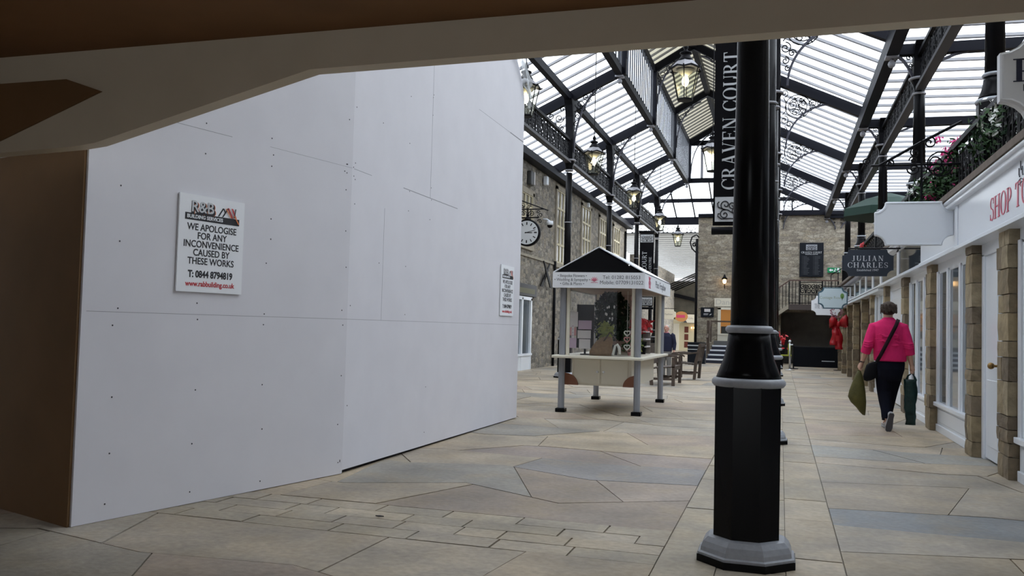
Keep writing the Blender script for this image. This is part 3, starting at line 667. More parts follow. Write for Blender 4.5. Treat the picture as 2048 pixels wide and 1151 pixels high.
tp('rafter', MB().obox((-6.92, 0, zl(-6.92)-.06), (-3.8, 0, 7.44), .15, .24, BEAM))
tp('rafter', MB().obox((-1.34, 0, 7.58), (1.7, 0, zr(1.7)-.03), .15, .22, BEAM))
tp('lantern_post', MB().box(-3.82, -3.64, -.09, .09, 7.35, 9.1, BEAM)); tp('lantern_post', MB().box(-1.50, -1.32, -.09, .09, 7.35, 9.1, BEAM))
tp('lantern_rafter', MB().obox((-3.78, 0, 9.0), (-2.57, 0, 9.68), .13, .22, BEAM)); tp('lantern_rafter', MB().obox((-1.36, 0, 9.0), (-2.57, 0, 9.68), .13, .22, BEAM))
tp('cross_beam', MB().box(1.7, 5.8, -.05, .05, 5.84, 6.0, BEAM).box(1.7, 5.8, -.08, .08, 5.82, 5.85, BEAM))
for nm_, ln in (('arched_rib', A_right), ('arched_rib', A_nave), ('arched_rib', mir([A_nave])[0]), ('arched_rib', A_lant), ('arched_rib', mir([A_lant])[0]), ('arched_rib', A_out), ('arched_rib', A_tl), ('arched_rib', A_tr)):
    tp(nm_, mk(lambda b: arch(b, ln)))
for fl, rad in ((F_right, .0125), (F_nave, .014), (mir(F_nave), .014), (F_lant, .014), (mir(F_lant), .014), (F_out, .014), (F_t, .011)):
    tp('scrollwork', mk(lambda b: put(b, fl, P0, rad, IRON)))
for x, z in ((-3.8, 7.33), (-1.34, 7.33), (1.7, 5.82)):
    tp('pendant', MB().box(x-.10, x+.10, -.10, .10, z-.04, z, SILVERD).lathe([(.02, -.19), (.05, -.17), (.062, -.13), (.05, -.09), (.025, -.07), (.03, -.04)], 14, (x, 0, z), SILVERD), True)
for y, lab in zip(TY, ('nearest black roof truss, its scrolled right arch beside the hanging court banner', 'black roof truss landing on the column behind the kiosk roof',
                       'black roof truss third from the near end, its pendants in the middle of the row', 'black roof truss last but one before the glazed end', 'farthest black roof truss, framing the glazed gable end')):
    t = thing('roof_truss', lab, 'roof truss', (0, y, 0), 0, 'arched roof trusses')
    for nm, me in T_PARTS:
        if nm == 'scrollwork' and y > 36: pass
        inst(me, nm, t)

# ------------------------------------------------------------------ lattice girders between columns
def girder_meshes(L):
    fr = MB(); fr.box(-.045, .045, -L/2, L/2, .52, .58, IRON)
    bt = MB(); bt.box(-.07, .07, -L/2, L/2, -.03, .03, mat('dark_grey_rail', (.028, .027, .030), .5))
    la = MB(); nP = 10; w = L/nP
    F = lambda u, v: (0, u, v)
    for i in range(nP):
        yc = -L/2+w*(i+.5)
        for ln in panel_lines(w*.98, .52): la.tube([(0, yc+u, .275+v) for u, v in ln[::2]+([ln[-1]] if len(ln) % 2 == 0 else [])], .0165, 4, IRON)
        la.tube([(0, yc+u, .275+v) for u, v in ring(0, 0, .10, 10)], .016, 4, IRON)
        if i % 2 == 0: la.box(-.02, .02, yc-w/2-.02, yc-w/2+.02, .0, .55, IRON)
    return fr.mesh('top_rail'), bt.mesh('bottom_rail'), la.mesh('lattice_infill')
G = girder_meshes(5.08)
def girder(x, yc, z, lab, grp):
    t = thing('lattice_girder', lab, 'girder', (x, yc, z), 0, grp)
    for nm, me in zip(('top_rail', 'bottom_rail', 'lattice_infill'), G): inst(me, nm, t)
for yc, lab in ((18.1, 'black lattice girder running from behind the hoarding to the first left column'), (23.4, 'black lattice girder between the first and second left columns, behind a lit lantern'),
                (28.7, 'black lattice girder between the second and third left columns'), (34.0, 'black lattice girder between the third and last left columns')):
    girder(XL, yc, 5.25, lab, 'lattice girders of the left row')
for yc, lab in ((12.8, 'black lattice girder between the two nearest terrace columns, cut off by the passage beam'), (18.1, 'black lattice girder over the terrace, second from the near end'), (23.4, 'black lattice girder over the terrace, third from the near end'), (28.7, 'farthest black lattice girder over the terrace')):
    girder(X2, yc, 5.24, lab, 'lattice girders over the terrace')
fz = MB(); 
for i in range(9):
    xc = -6.4+.62*i
    for ln in panel_lines(.6, .36): fz.tube([(xc+u, 0, v) for u, v in ln], .013, 4, IRON)
t = thing('scrolled_frieze', 'black openwork iron frieze under the sloping glass at the far end', 'frieze', (0, 39.98, 5.83))
fz.build('scrollwork', t); MB().box(-7, -.9, -.03, .03, -.21, -.17, IRON).build('bottom_rail', t)

# ------------------------------------------------------------------ hanging lanterns
def lantern(chain):
    t = thing('hanging_lantern', '', 'lantern', (0, 0, 0), 0, 'lit lanterns hanging in the court')
    NS = 6
    rb, rt, h = .115, .215, .44
    vx = lambda r, z, i: (r*math.cos(2*PI*i/NS+PI/6), r*math.sin(2*PI*i/NS+PI/6), z)
    f = MB()
    for i in range(NS):
        f.tube([vx(rb, 0, i), vx(rt, h, i)], .009, 4, IRON); f.tube([vx(rb, 0, i), vx(rb, 0, i+1)], .012, 4, IRON)
        m_ = ((vx(rt, h, i)[0]+vx(rt, h, i+1)[0])/2*1.02, (vx(rt, h, i)[1]+vx(rt, h, i+1)[1])/2*1.02, h+.035)
        f.tube([vx(rt+.02, h-.005, i), m_, vx(rt+.02, h-.005, i+1)], .017, 4, IRON)
        f.tube([vx(rt, h, i), vx(rt+.05, h+.01, i)], .014, 4, IRON)
    f.lathe([(rb, -.015), (rb, .004), (rb-.05, .004)], NS, m=IRON, ph=PI/6); f.build('frame', t)
    g = MB()
    for i in range(NS): g.add([vx(rb-.003, .004, i), vx(rb-.003, .004, i+1), vx(rt-.003, h, i+1), vx(rt-.003, h, i)], [(0, 1, 2, 3)], LANTG)
    g.build('pane', t)
    MB().lathe([(rt+.015, h+.01), (rt-.02, h+.05), (.15, h+.10), (.11, h+.13), (.10, h+.135)], NS, m=SILVERD, ph=PI/6).build('canopy', t)
    MB().lathe([(.115, h+.13), (.10, h+.155), (.075, h+.19), (.055, h+.22), (.085, h+.235), (.085, h+.255), (.04, h+.275), (.02, h+.295), (.035, h+.315), (.04, h+.335), (.02, h+.365), (.008, h+.40)], 14, m=IRON).build('finial', t, True)
    MB().ball((0, 0, .27), .05, .05, .08, LAMPW).build('bulb', t, True)
    MB().lathe([(.03, .34), (.10, .40), (.13, .43)], 14, m=CREAMP).build('reflector', t, True)
    MB().tube([(0, 0, h+.38), (0, 0, chain)], .009, 5, IRON).build('hanging_rod', t)
    return t
LZ = 4.47
l0 = lantern(7.35-LZ)
spots = [(-1.37, 12.75, 'large lit lantern hanging left of the banner top, biggest of all'), (-3.83, 12.9, 'lit lantern half hidden behind the top right edge of the white hoarding'),
         (-1.37, 18.1, 'lit lantern partly hidden by the left edge of the court banner'), (-3.83, 18.1, 'lit lantern hanging above and left of the kiosk roof peak'),
         (-3.83, 23.4, 'lit lantern hanging just right of the second left column'), (-3.83, 28.7, 'lit lantern hanging just above the far banner, beside the third left column'), (-3.83, 34.0, 'smallest lit lantern, hanging under the far openwork frieze')]
for i, (x, y, lab) in enumerate(spots):
    if i == 0: l0.location = (x, y, LZ+.09); l0['label'] = lab
    else: dup(l0, (x, y, LZ), lab)

# ------------------------------------------------------------------ vinyl banners
def banner(x0, x1, y, z0, z1, lab, colx):
    t = thing('court_banner', lab, 'banner', ((x0+x1)/2, y, z0), 0, 'banners hung from the columns'); w = x1-x0; h = z1-z0
    rr = random.Random(3); n = 16; vs = []; fs = []
    for j in range(n+1):
        for i in range(5):
            u, v = i/4, j/n; d = .012*math.sin(3*v+2*u)+.006*math.sin(11*v+u*4)
            vs.append((-w/2+w*u, d, .1+(h-.2)*v))
    for j in range(n):
        for i in range(4): fs.append((j*5+i, j*5+i+1, (j+1)*5+i+1, (j+1)*5+i))
    bk = [(x, y_+.006, z) for x, y_, z in vs]; o = len(vs)
    MB().add(vs+bk, fs+[tuple(o+k for k in reversed(f)) for f in fs], BANNER).build('banner_cloth', t, True)
    cl = colx-(x0+x1)/2; sg = 1 if cl > 0 else -1
    for z in (.04, h-.04): MB().tube([(-sg*(w/2+.01), .0, z), (cl-sg*.088, .0, z)], .045, 10, BANNER).build('banner_pole', t, True)
    for z in (.28, h-.28):
        p = MB().box(-w/2+.025, w/2-.025, -.034, -.026, z-.14, z+.14, mat('pale_banner_panel', (.58, .60, .63), .5)).build('scroll_panel', t)
        put_ = MB(); put(put_, panel_lines(w-.07, .25), lambda u, v: (u, -.036, z+v), .0085, INK); put_.build('scroll_motif', p)
    serif(t, 'CRAVEN COURT', .165, PALE, (-w/2+.178, -.034, h*.455), (PI/2, -PI/2, 0), sx=.88)
    serif(t, 'SHOPPING CENTRE', .085, PALE, (-w/2+.385, -.034, h*.48), (PI/2, -PI/2, 0), sx=.95)
banner(-.755, -.235, 10.15, 2.31, 5.15, 'tall black court banner with pale lettering hung beside the nearest column', XR-.03)
banner(-4.88, -4.37, 31.35, 1.95, 4.77, 'distant black court banner hung on a far column behind the kiosk roof', XL)
# ------------------------------------------------------------------ flower kiosk
KX0, KX1, KY0, KY1 = -3.005, -1.915, 12.30, 14.80
kx = (KX0+KX1)/2; ky = (KY0+KY1)/2; hw = (KX1-KX0)/2; hd = (KY1-KY0)/2
k = thing('flower_kiosk', 'free-standing glazed flower kiosk with black gable, white fascia and four grey posts', 'kiosk', (kx, ky, 0))
for sx in (-1, 1):
    for sy in (-1, 1):
        p = MB().lathe([(.047, .06), (.047, 1.80)], 8, (sx*hw, sy*hd, 0), GREYMET, PI/8).build('post', k)
        MB().box(sx*hw-.07, sx*hw+.07, sy*hd-.07, sy*hd+.07, 0, .055, BLACK).build('foot', p, bevel=.008)
MB().box(-hw-.11, hw+.10, -hd-.19, hd+.19, .775, .815, CREAMP).build('counter', k, bevel=.01)
c = MB().box(-hw+.12, hw-.10, -hd+.14, hd-.10, .385, .775, CREAMP).build('cabinet', k, bevel=.004)
for s in (-1, 1):
    d = MB().box(s*.20-.19, s*.20+.19, -hd+.122, -hd+.142, .41, .76, CREAMP).build('cabinet_door', k, bevel=.003)
    MB().ball((s*.045, -hd+.10, .585), .018, m=WHITE).build('knob', d, True)
bw = mat('brown_wheel', (.22, .085, .045), .6)
for s in (-1, 1):
    pts = [(s*(hw-.02), .385)]+[(s*(hw-.02)-s*.20*math.cos(R(a)), .385+.17*math.sin(R(a))) for a in range(0, 91, 15)]
    MB().prism(pts, lambda u, v, d_: (u, -hd+.10+d_, v), 0, .03, bw).build('wheel_arch', k)
# fascia, gable and roof
fb_ = MB(); fx, fy = hw+.115, hd+.20
fb_.box(-fx, fx, -fy, -fy+.03, 1.775, 1.995, WHITEM); fb_.box(-fx, fx, fy-.03, fy, 1.775, 1.995, WHITEM); fb_.box(fx-.03, fx, -fy+.03, fy-.03, 1.775, 1.995, WHITEM); fb_.box(-fx, -fx+.03, -fy+.03, fy-.03, 1.775, 1.995, WHITEM)
fascia = fb_.build('fascia', k)
MB().box(-fx+.03, fx-.03, -fy+.03, fy-.03, 1.79, 1.81, mat('kiosk_ceiling', (.28, .20, .16), .7)).build('ceiling_panel', k)
RZ = 2.345
MB().prism([(-fx+.05, 1.995), (fx-.05, 1.995), (0, RZ-.02)], XZ, -fy+.02, -fy+.04, BLACK).build('gable', k)
MB().prism([(-fx+.05, 1.995), (fx-.05, 1.995), (0, RZ-.02)], XZ, fy-.04, fy-.02, BLACK).build('gable', k)
rf = MB()
for s in (-1, 1): rf.add([(s*(fx+.0), -fy, 1.985), (s*(fx+.0), fy, 1.985), (0, fy, RZ), (0, -fy, RZ), (s*(fx+.0), -fy, 2.0), (s*(fx+.0), fy, 2.0), (0, fy, RZ+.015), (0, -fy, RZ+.015)], [(0, 1, 2, 3), (7, 6, 5, 4), (0, 3, 7, 4), (1, 5, 6, 2), (0, 4, 5, 1)], WHITE)
rf.build('roof', k)
LT = mat('grey_script_ink', (.10, .11, .13), .6); LP = mat('pink_motif_ink', (.62, .16, .24), .6)
yf = -fy-.001
for s_, z in (('\u2022 Bespoke Flowers \u2022', 1.945), ('\u2022 Wedding & Sympathy \u2022', 1.888), ('\u2022 Gifts & Plants \u2022', 1.831)):
    letter(fascia, s_, .058, LT, (-.375, yf, z), sx=.90)
letter(fascia, 'Tel: 01282 815053', .072, LT, (.33, yf, 1.925), sx=.98); letter(fascia, 'Mobile: 07709131022', .072, LT, (.33, yf, 1.852), sx=.98)
def flower_motif(f, par):
    b_ = MB()
    for a in range(0, 181, 30):
        c_, s_ = math.cos(R(a)), math.sin(R(a))
        b_.tube([f(0, -.02), f(.03*c_, .025*s_), f(.055*c_, .045*s_+.005)], [.003, .006, .002], 5, LP)
    for u in (-.03, 0, .03): b_.tube([f(u-.02, -.035), f(u, -.03), f(u+.02, -.035)], .004, 4, LP)
    b_.build('flower_motif', par)
flower_motif(lambda u, v: (-.055+u, yf, 1.885+v), fascia)
b_ = MB(); rr = random.Random(9)
for i in range(9): b_.tube([(fx+.001, -fy+.45+.09*math.sin(i), 1.80), (fx+.001, -fy+.45+rr.uniform(-.12, .12), 1.88), (fx+.001, -fy+.45+rr.uniform(-.14, .14), 1.96)], .004, 4, LP)
b_.build('flower_motif', fascia)
letter(fascia, 'Pixo Fraplaw', .15, LT, (fx+.001, .20, 1.885), (PI/2, 0, PI/2), sx=1.55)
# glazing with cream bars
gl = MB(); z0, z1 = .815, 1.79
def pane(nm, x0, y0, x1, y1):
    d = Vector((x1-x0, y1-y0, 0)); nn = Vector((d.y, -d.x, 0)).normalized()*.003
    g_ = MB().add([(x0, y0, z0), (x1, y1, z0), (x1, y1, z1), (x0, y0, z1)], [(0, 1, 2, 3)], GLASS).build('window_pane', k)
    for a in ((x0, y0), (x1, y1)): MB().box(a[0]-.022, a[0]+.022, a[1]-.022, a[1]+.022, z0, z1, CREAMP).build('glazing_bar', k)
gi = .075
MB().box(-hw+.09, hw-.35, hd-.04, hd-.028, z0, z1, mat('dusky_backing', (.34, .25, .215), .8, noise=(3, (.26, .19, .17), .8))).build('back_board', k)
pane('front', -hw+gi, -hd+.02, hw-gi, -hd+.02); pane('right', hw-.02, -hd+gi, hw-.02, hd-gi); pane('back', hw-gi, hd-.02, -hw+gi, hd-.02); pane('left', -hw+.02, hd-gi, -hw+.02, -hd+gi)

# stock inside the kiosk
LEAFD = mat('dark_fir_green', (.012, .028, .014), .8, spec=.1, noise=(12, (.007, .014, .008), .7)); LEAFG = mat('leaf_green', (.035, .08, .026), .7, spec=.2, noise=(15, (.018, .042, .014), .8)); LEAFY = mat('yellow_green_leaf', (.24, .28, .04), .6)
PINK = mat('pink_petal', (.70, .04, .25), .6); WHPET = mat('white_petal', (.78, .80, .76), .6); REDPET = mat('red_petal', (.55, .02, .03), .5); CARDP = mat('lilac_card', (.55, .42, .55), .6); CARDW = mat('white_card', (.72, .69, .70), .6); CARDR = mat('rose_card', (.60, .30, .30), .6)
def leaves(mb, n, f, size, m, rr, flat=.3):
    for i in range(n):
        c_ = Vector(f(rr)); a = Vector((rr.uniform(-1, 1), rr.uniform(-1, 1), rr.uniform(-1, 1))).normalized(); q = a.orthogonal().normalized(); s_ = size*rr.uniform(.6, 1.3)
        mb.add([c_-a*s_, c_+q*s_*.45, c_+a*s_, c_-q*s_*.45], [(0, 1, 2, 3)], m)
rr = random.Random(5)
t = thing('foliage_tree', 'dark bushy artificial tree hung with white decorations inside the kiosk', 'tree', (kx+.03, ky-.50, .815))
mb = MB()
def crown(r_):
    z_ = r_.uniform(.22, .93); w_ = .26*min(1, (1.0-z_)*3.2+.25)*(1 if z_ > .35 else .75+.25*z_/.35); a_ = r_.uniform(0, 2*PI); q_ = math.sqrt(r_.random()); return (w_*q_*math.cos(a_), w_*q_*math.sin(a_), z_)
leaves(mb, 2400, crown, .036, LEAFD, rr); mb.build('crown', t); MB().lathe([(.012, .1), (.012, .7)], 8, m=TEAK).build('trunk', t); MB().lathe([(.09, 0), (.10, .15)], 14, m=mat('dark_pot', (.05, .05, .045), .7)).build('pot', t)
mb = MB()
for i in range(16): a_ = rr.uniform(-2.2, -.9); z_ = rr.uniform(.3, .72); mb.ball((.25*math.cos(a_)*.5, .27*math.sin(a_), z_), .013, .01, rr.uniform(.012, .03), WHPET, 6, 4)
mb.build('white_decoration', t)
t = thing('card_stand', 'dark wire stand of greeting cards at the left of the kiosk window', 'card stand', (kx-.30, ky-.85, .815))
MB().lathe([(.07, 0), (.07, .015), (.015, .02), (.015, .40)], 12, m=IRON).build('stem', t); MB().box(-.13, .13, .0, .012, .10, .74, IRON).build('rack', t)
for x_, z_, w_, h_, m_, lab in ((0, .44, .20, .13, CARDP, 'lilac greeting card topmost in the middle of the kiosk card stand'), (-.01, .30, .20, .12, CARDW, 'white greeting card in the middle of the kiosk card stand, under the lilac one'), (.0, .16, .17, .14, CARDW, 'white greeting card lowest on the kiosk card stand'),
                                 (-.19, .17, .13, .15, CARDP, 'lilac greeting card at the lower left of the kiosk card stand'), (-.19, .34, .12, .12, CARDR, 'rosy greeting card at the left of the kiosk card stand'), (-.17, .52, .12, .22, CARDW, 'tall white card at the upper left of the kiosk card stand')):
    tag(MB().box(kx-.30+x_-w_/2, kx-.30+x_+w_/2, ky-.875, ky-.868, .815+z_-h_/2, .815+z_+h_/2, m_).build('greeting_card'), lab, 'card', 'greeting cards in the kiosk')
t = thing('framed_notice', 'pale framed notice standing above the greeting cards in the kiosk', 'notice', (kx-.285, ky-.78, 1.36)); fr_ = MB()
fr_.box(-.10, .10, 0, .012, -.16, -.145, CARDW); fr_.box(-.10, .10, 0, .012, .145, .16, CARDW); fr_.box(-.10, -.085, 0, .012, -.145, .145, CARDW); fr_.box(.085, .10, 0, .012, -.145, .145, CARDW); fr_.build('frame', t); MB().box(-.085, .085, .004, .010, -.145, .145, mat('dull_notice', (.17, .15, .16), .6)).build('sheet', t)
t = thing('hessian_sack', 'slumped brown hessian bag standing low in the kiosk window', 'bag', (kx+.0, ky-1.04, .815)); mb = MB()
mb.loft([[(.17*w*math.cos(2*PI*j/14)+o, .09*w*math.sin(2*PI*j/14), z) for j in range(14)] for z, w, o in ((0, .95, -.03), (.06, 1.0, -.02), (.14, .85, 0), (.21, .72, .03), (.26, .5, .06), (.28, .15, .08))], mat('hessian', (.22, .14, .07), .9, noise=(30, (.15, .09, .045), .8)), True); mb.build('bag_body', t, True)
MB().tube([(.02, -.05, .2), (.12, -.07, .34), (.22, -.05, .22)], .012, 6, TEAK).build('handle', t, True)
t = thing('yellow_flower_pot', 'yellow-green leafy plant behind the brown bag in the kiosk', 'plant', (kx+.02, ky-.86, .815)); mb = MB()
leaves(mb, 160, lambda r_: (r_.gauss(0, .045), r_.gauss(0, .045), .36+r_.gauss(0, .05)), .045, LEAFY, rr); mb.build('foliage', t); MB().lathe([(.05, 0), (.07, .12)], 12, m=TEAK).build('pot', t); MB().tube([(0, 0, .1), (0, 0, .36)], .008, 5, m=LEAFG).build('stem', t)
t = thing('heart_garland', 'string of white and dark wicker hearts hanging by the right kiosk post', 'garland', (kx+.37, ky-1.12, .85)); MB().tube([(0, 0, .06), (0, 0, .9)], .003, 4, WHPET).build('cord', t)
for z_, m_ in ((.10, WHPET), (.21, CARDR), (.30, WHPET)):
    hp = [(.042*16*math.sin(R(a))**3/16, .042*(13*math.cos(R(a))-5*math.cos(2*R(a))-2*math.cos(3*R(a))-math.cos(4*R(a)))/16+z_) for a in range(0, 360, 18)]
    MB().tube([(u, 0, v) for u, v in hp], .009, 6, m_, True).build('heart', t, True)
t = thing('heart_garland', 'row of reddish hanging ornaments beside the white hearts in the kiosk', 'garland', (kx+.44, ky-1.05, .85)); MB().tube([(0, 0, .06), (0, 0, .9)], .003, 4, TEAK).build('cord', t)
for z_ in (.14, .30, .47, .66, .80): MB().ball((0, 0, z_), .04, .03, .05, CARDR if z_ != .47 else REDPET, 8, 6).build('ornament', t, True)
t = thing('white_bow', 'white ribbon bow on the sill beside the hearts in the kiosk', 'bow', (kx+.20, ky-1.12, .815)); MB().tube([(-.03, 0, .02), (0, 0, .15), (.03, 0, .17), (.06, 0, .12), (.07, 0, .03)], [.02, .015, .02, .025, .02], 6, WHPET).build('ribbon', t, True)
t = thing('red_flower_bunch', 'bunch of red artificial flowers seen through the right side of the kiosk', 'flowers', (kx+.33, ky+.55, .815)); mb = MB()
leaves(mb, 150, lambda r_: (r_.gauss(0, .06), r_.gauss(0, .22), .45+r_.gauss(0, .055)), .05, REDPET, rr); mb.build('petals', t); MB().lathe([(.06, 0), (.08, .2)], 12, m=IRON).build('vase', t); MB().tube([(0, 0, .15), (0, 0, .45)], .01, 5, LEAFG).build('stem', t)
t = thing('shelf_unit', 'small shelf unit with pale shelves at the far end inside the kiosk', 'shelf', (kx+.20, ky+.75, .815)); MB().box(-.2, .2, .26, .28, 0, .55, mat('dim_board', (.25, .22, .2), .7)).build('back', t)
for z_ in (.12, .24, .36): MB().box(-.2, .2, -.25, .26, z_-.012, z_+.012, CARDW).build('shelf', t)
for i, (x_, y_, m_) in enumerate(((.28, -.1, LEAFG), (.30, .15, LEAFY), (.26, .4, LEAFD), (.32, -.5, LEAFG))):
    t = thing('pot_plant', ('leafy green pot plant', 'pale flowering pot plant', 'dark leafy pot plant', 'small bushy pot plant')[i]+' seen through the right side of the kiosk', 'plant', (kx+x_, ky+y_, .815), 0, 'pot plants in the kiosk'); mb = MB()
    leaves(mb, 90, lambda r_: (r_.gauss(0, .05), r_.gauss(0, .07), .17+r_.gauss(0, .05)), .04, m_, rr); mb.build('foliage', t); MB().lathe([(.04, 0), (.055, .10)], 12, m=CARDR).build('pot', t)
t = thing('hanging_tag', 'small white strip notice on the left inside edge of the kiosk window', 'notice', (kx-.42, ky-1.14, 1.17)); MB().box(-.018, .018, 0, .004, -.11, .11, CARDW).build('strip', t); mb = MB()
for z_ in (-.07, -.03, .02, .065): mb.box(-.010, .010, -.001, 0, z_-.012, z_+.008, CARDP)
mb.build('printed_mark', t)

# ------------------------------------------------------------------ wooden garden seats
def seat(w, label, loc, rz, nm='garden_bench'):
    t = thing(nm, label, 'bench', loc, rz, 'teak seats beside the kiosk')
    for s in (-1, 1):
        x = s*(w/2-.035)
        MB().box(x-.035, x+.035, -.27, -.20, 0, .62, TEAK).build('leg', t, bevel=.005)
        MB().prism([(.20, 0), (.27, 0), (.30, .40), (.40, .90), (.34, .90), (.23, .42)], lambda u, v, d: (x+d, u, v), -.035, .035, TEAK).build('leg', t, bevel=.005)
        MB().loft([[(x-.045, y, z-.02), (x+.045, y, z-.02), (x+.045, y, z+.02), (x-.045, y, z+.02)] for y, z in ((-.34, .615), (-.30, .645), (-.15, .655), (.05, .635), (.2, .66), (.33, .67))], TEAK).build('armrest', t, bevel=.005)
        MB().box(x-.02, x+.02, -.2, .2, .12, .17, TEAK).build('stretcher', t)
    sm_ = MB(); n = 6
    for i in range(n): y = -.26+.085*i; sm_.box(-w/2+.0, w/2-.0, y, y+.072, .40-.008*i, .425-.008*i, TEAK)
    sm_.box(-w/2+.07, w/2-.07, -.25, -.21, .33, .40, TEAK); sm_.build('seat', t)
    bk = MB(); N = int(w/.085)
    for z, y in ((.50, .285), (.86, .365)): bk.box(-w/2+.07, w/2-.07, y-.02, y+.02, z-.045, z+.045, TEAK)
    for i in range(N): x = -w/2+.07+(w-.14)*(i+.5)/N; bk.obox((x, .29, .5), (x, .365, .86), .06, .018, TEAK, up=(0, 1, 0))
    bk.build('backrest', t)
    MB().box(-w/2+.07, w/2-.07, -.02, .02, .12, .17, TEAK).build('stretcher', t)
    return t
seat(1.35, 'dark wooden garden bench end showing just right of the kiosk', (-2.46, 20.0, 0), R(90))
seat(.80, 'dark wooden garden armchair facing left between the kiosk and the blue steps', (-2.26, 22.75, 0), R(-94), 'garden_armchair')

# ------------------------------------------------------------------ fittings on the left stone wall (face at x = -6.9)
WX = -6.9
def lwall_window(y0, y1, z0, z1, lab, gp='tall cream windows of the left wall'):
    t = thing('mullioned_window', lab, 'window', (WX, (y0+y1)/2, z0), 0, gp); w = y1-y0; h = z1-z0
    f = MB()
    for a, b_ in ((-w/2-.16, -w/2), (w/2, w/2+.16)): f.box(0, .05, a, b_, -.05, h+.1, CURB)
    f.box(0, .06, -w/2-.2, w/2+.2, -.16, -.02, CURB); f.box(0, .05, -w/2-.16, w/2+.16, h, h+.16, CURB); f.build('stone_surround', t)
    MB().box(.0, .012, -w/2, w/2, 0, h, mat('window_glass_beige', (.16, .14, .11), .2)).build('window_pane', t)
    f = MB()
    for i in range(4): y = -w/2+w*i/3; f.box(.0, .04, y-.045, y+.045, 0, h, CREAMW)
    for i in range(5): z = h*i/4; f.box(.0, .035, -w/2, w/2, z-.035, z+.035, CREAMW)
    f.build('window_frame', t)
lwall_window(27.0, 28.3, 3.3, 5.62, 'tall cream mullioned window behind the first left column')
lwall_window(30.7, 32.1, 3.3, 5.62, 'tall cream mullioned window between the first and second left columns')
lwall_window(33.9, 35.2, 3.3, 5.6, 'tall cream mullioned window just left of the second left column')
lwall_window(36.9, 38.3, 3.3, 5.6, 'farthest tall cream mullioned window right of the second left column')
lwall_window(23.0, 24.1, 3.55, 4.95, 'upper window behind the round wall clock, half hidden by ironwork')
t = thing('shop_doorway', 'white-framed shop entrance under a black sign beside the end of the hoarding', 'shopfront', (WX, 23.3, 0)); f = MB()
for y in (-1.0, -.1, .80): f.box(0, .08, y-.05, y+.07, 0, 2.02, WHITE)
f.box(0, .08, -1.05, .87, 1.96, 2.05, WHITE); f.box(0, .07, -1.05, .87, 0, .42, WHITE); f.box(0, .11, -1.05, .87, .40, .46, WHITE); f.build('frame', t)
MB().box(.0, .02, -1, .8, .42, 1.96, WINGREY).build('window_pane', t)
t = thing('fascia_sign', 'black and olive fascia sign above the white shop entrance on the left wall', 'sign', (WX, 23.6, 2.24)); MB().box(0, .07, -1.4, 1.05, -.17, .17, SIGNBL).build('board', t, bevel=.01); MB().box(.07, .074, -1.2, .85, -.09, .05, mat('olive_letter_band', (.10, .095, .04), .5)).build('letter_band', t)
tag(MB().tube([(WX+.06, 26.78, 3.3), (WX+.06, 26.78, .0)], .045, 8, IRON).build('drainpipe', None, True), 'black downpipe on the left stone wall just left of the kiosk', 'drainpipe')
tag(MB().tube([(WX+.06, 39.7, 5.7), (WX+.06, 39.7, .0)], .05, 8, IRON).build('drainpipe', None, True), 'black downpipe at the far corner of the left stone wall', 'drainpipe')
t = thing('crossed_blades', 'pair of crossed dark iron blades mounted on the left stone wall', 'ornament', (WX+.06, 25.6, 2.78))
for s in (-1, 1): MB().loft([[(d, s*yy-w_, z), (d, s*yy+w_, z), (d+.03, s*yy+w_, z), (d+.03, s*yy-w_, z)] for yy, z, w_, d in ((-.48, .40, .04, 0.03*s+.03), (0, 0, .11, 0.03*s+.03), (.46, -.36, .13, 0.03*s+.03))], IRON).build('blade', t)
t = thing('alarm_box', 'dark square alarm box high on the left wall above the clock', 'alarm box', (WX, 23.75, 5.42)); MB().box(0, .13, -.19, .19, -.2, .2, mat('dark_grey_box', (.05, .05, .05), .5)).build('casing', t, bevel=.03); MB().box(.13, .14, .12, .19, -.16, .2, CARDW).build('side_strip', t)
t = thing('floodlight', 'small white floodlight under the left eave, right of the alarm box', 'light', (WX, 25.3, 5.62)); MB().box(.03, .16, -.09, .09, -.14, .12, WHITE).build('head', t, bevel=.02); MB().box(0, .05, -.03, .03, -.03, .03, GREYMET).build('bracket', t)
t = thing('floodlight', 'tiny white light under the eave left of the second column', 'light', (WX, 31.4, 5.74)); MB().box(.03, .14, -.07, .07, -.08, .08, WHITE).build('head', t, bevel=.02); MB().box(0, .05, -.03, .03, -.03, .03, GREYMET).build('bracket', t)
t = thing('dome_camera', 'white dome security camera on the left wall right of the clock', 'camera', (WX, 25.4, 4.3)); MB().tube([(0, 0, .16), (.12, 0, .16), (.22, 0, .1)], .025, 8, WHITE).build('arm', t, True); MB().lathe([(.10, .10), (.105, .02), (.09, -.02)], 16, (.22, 0, 0), WHITE).build('housing', t, True); MB().ball((.22, 0, -.03), .085, .085, .08, BLACK).build('lens_dome', t, True)
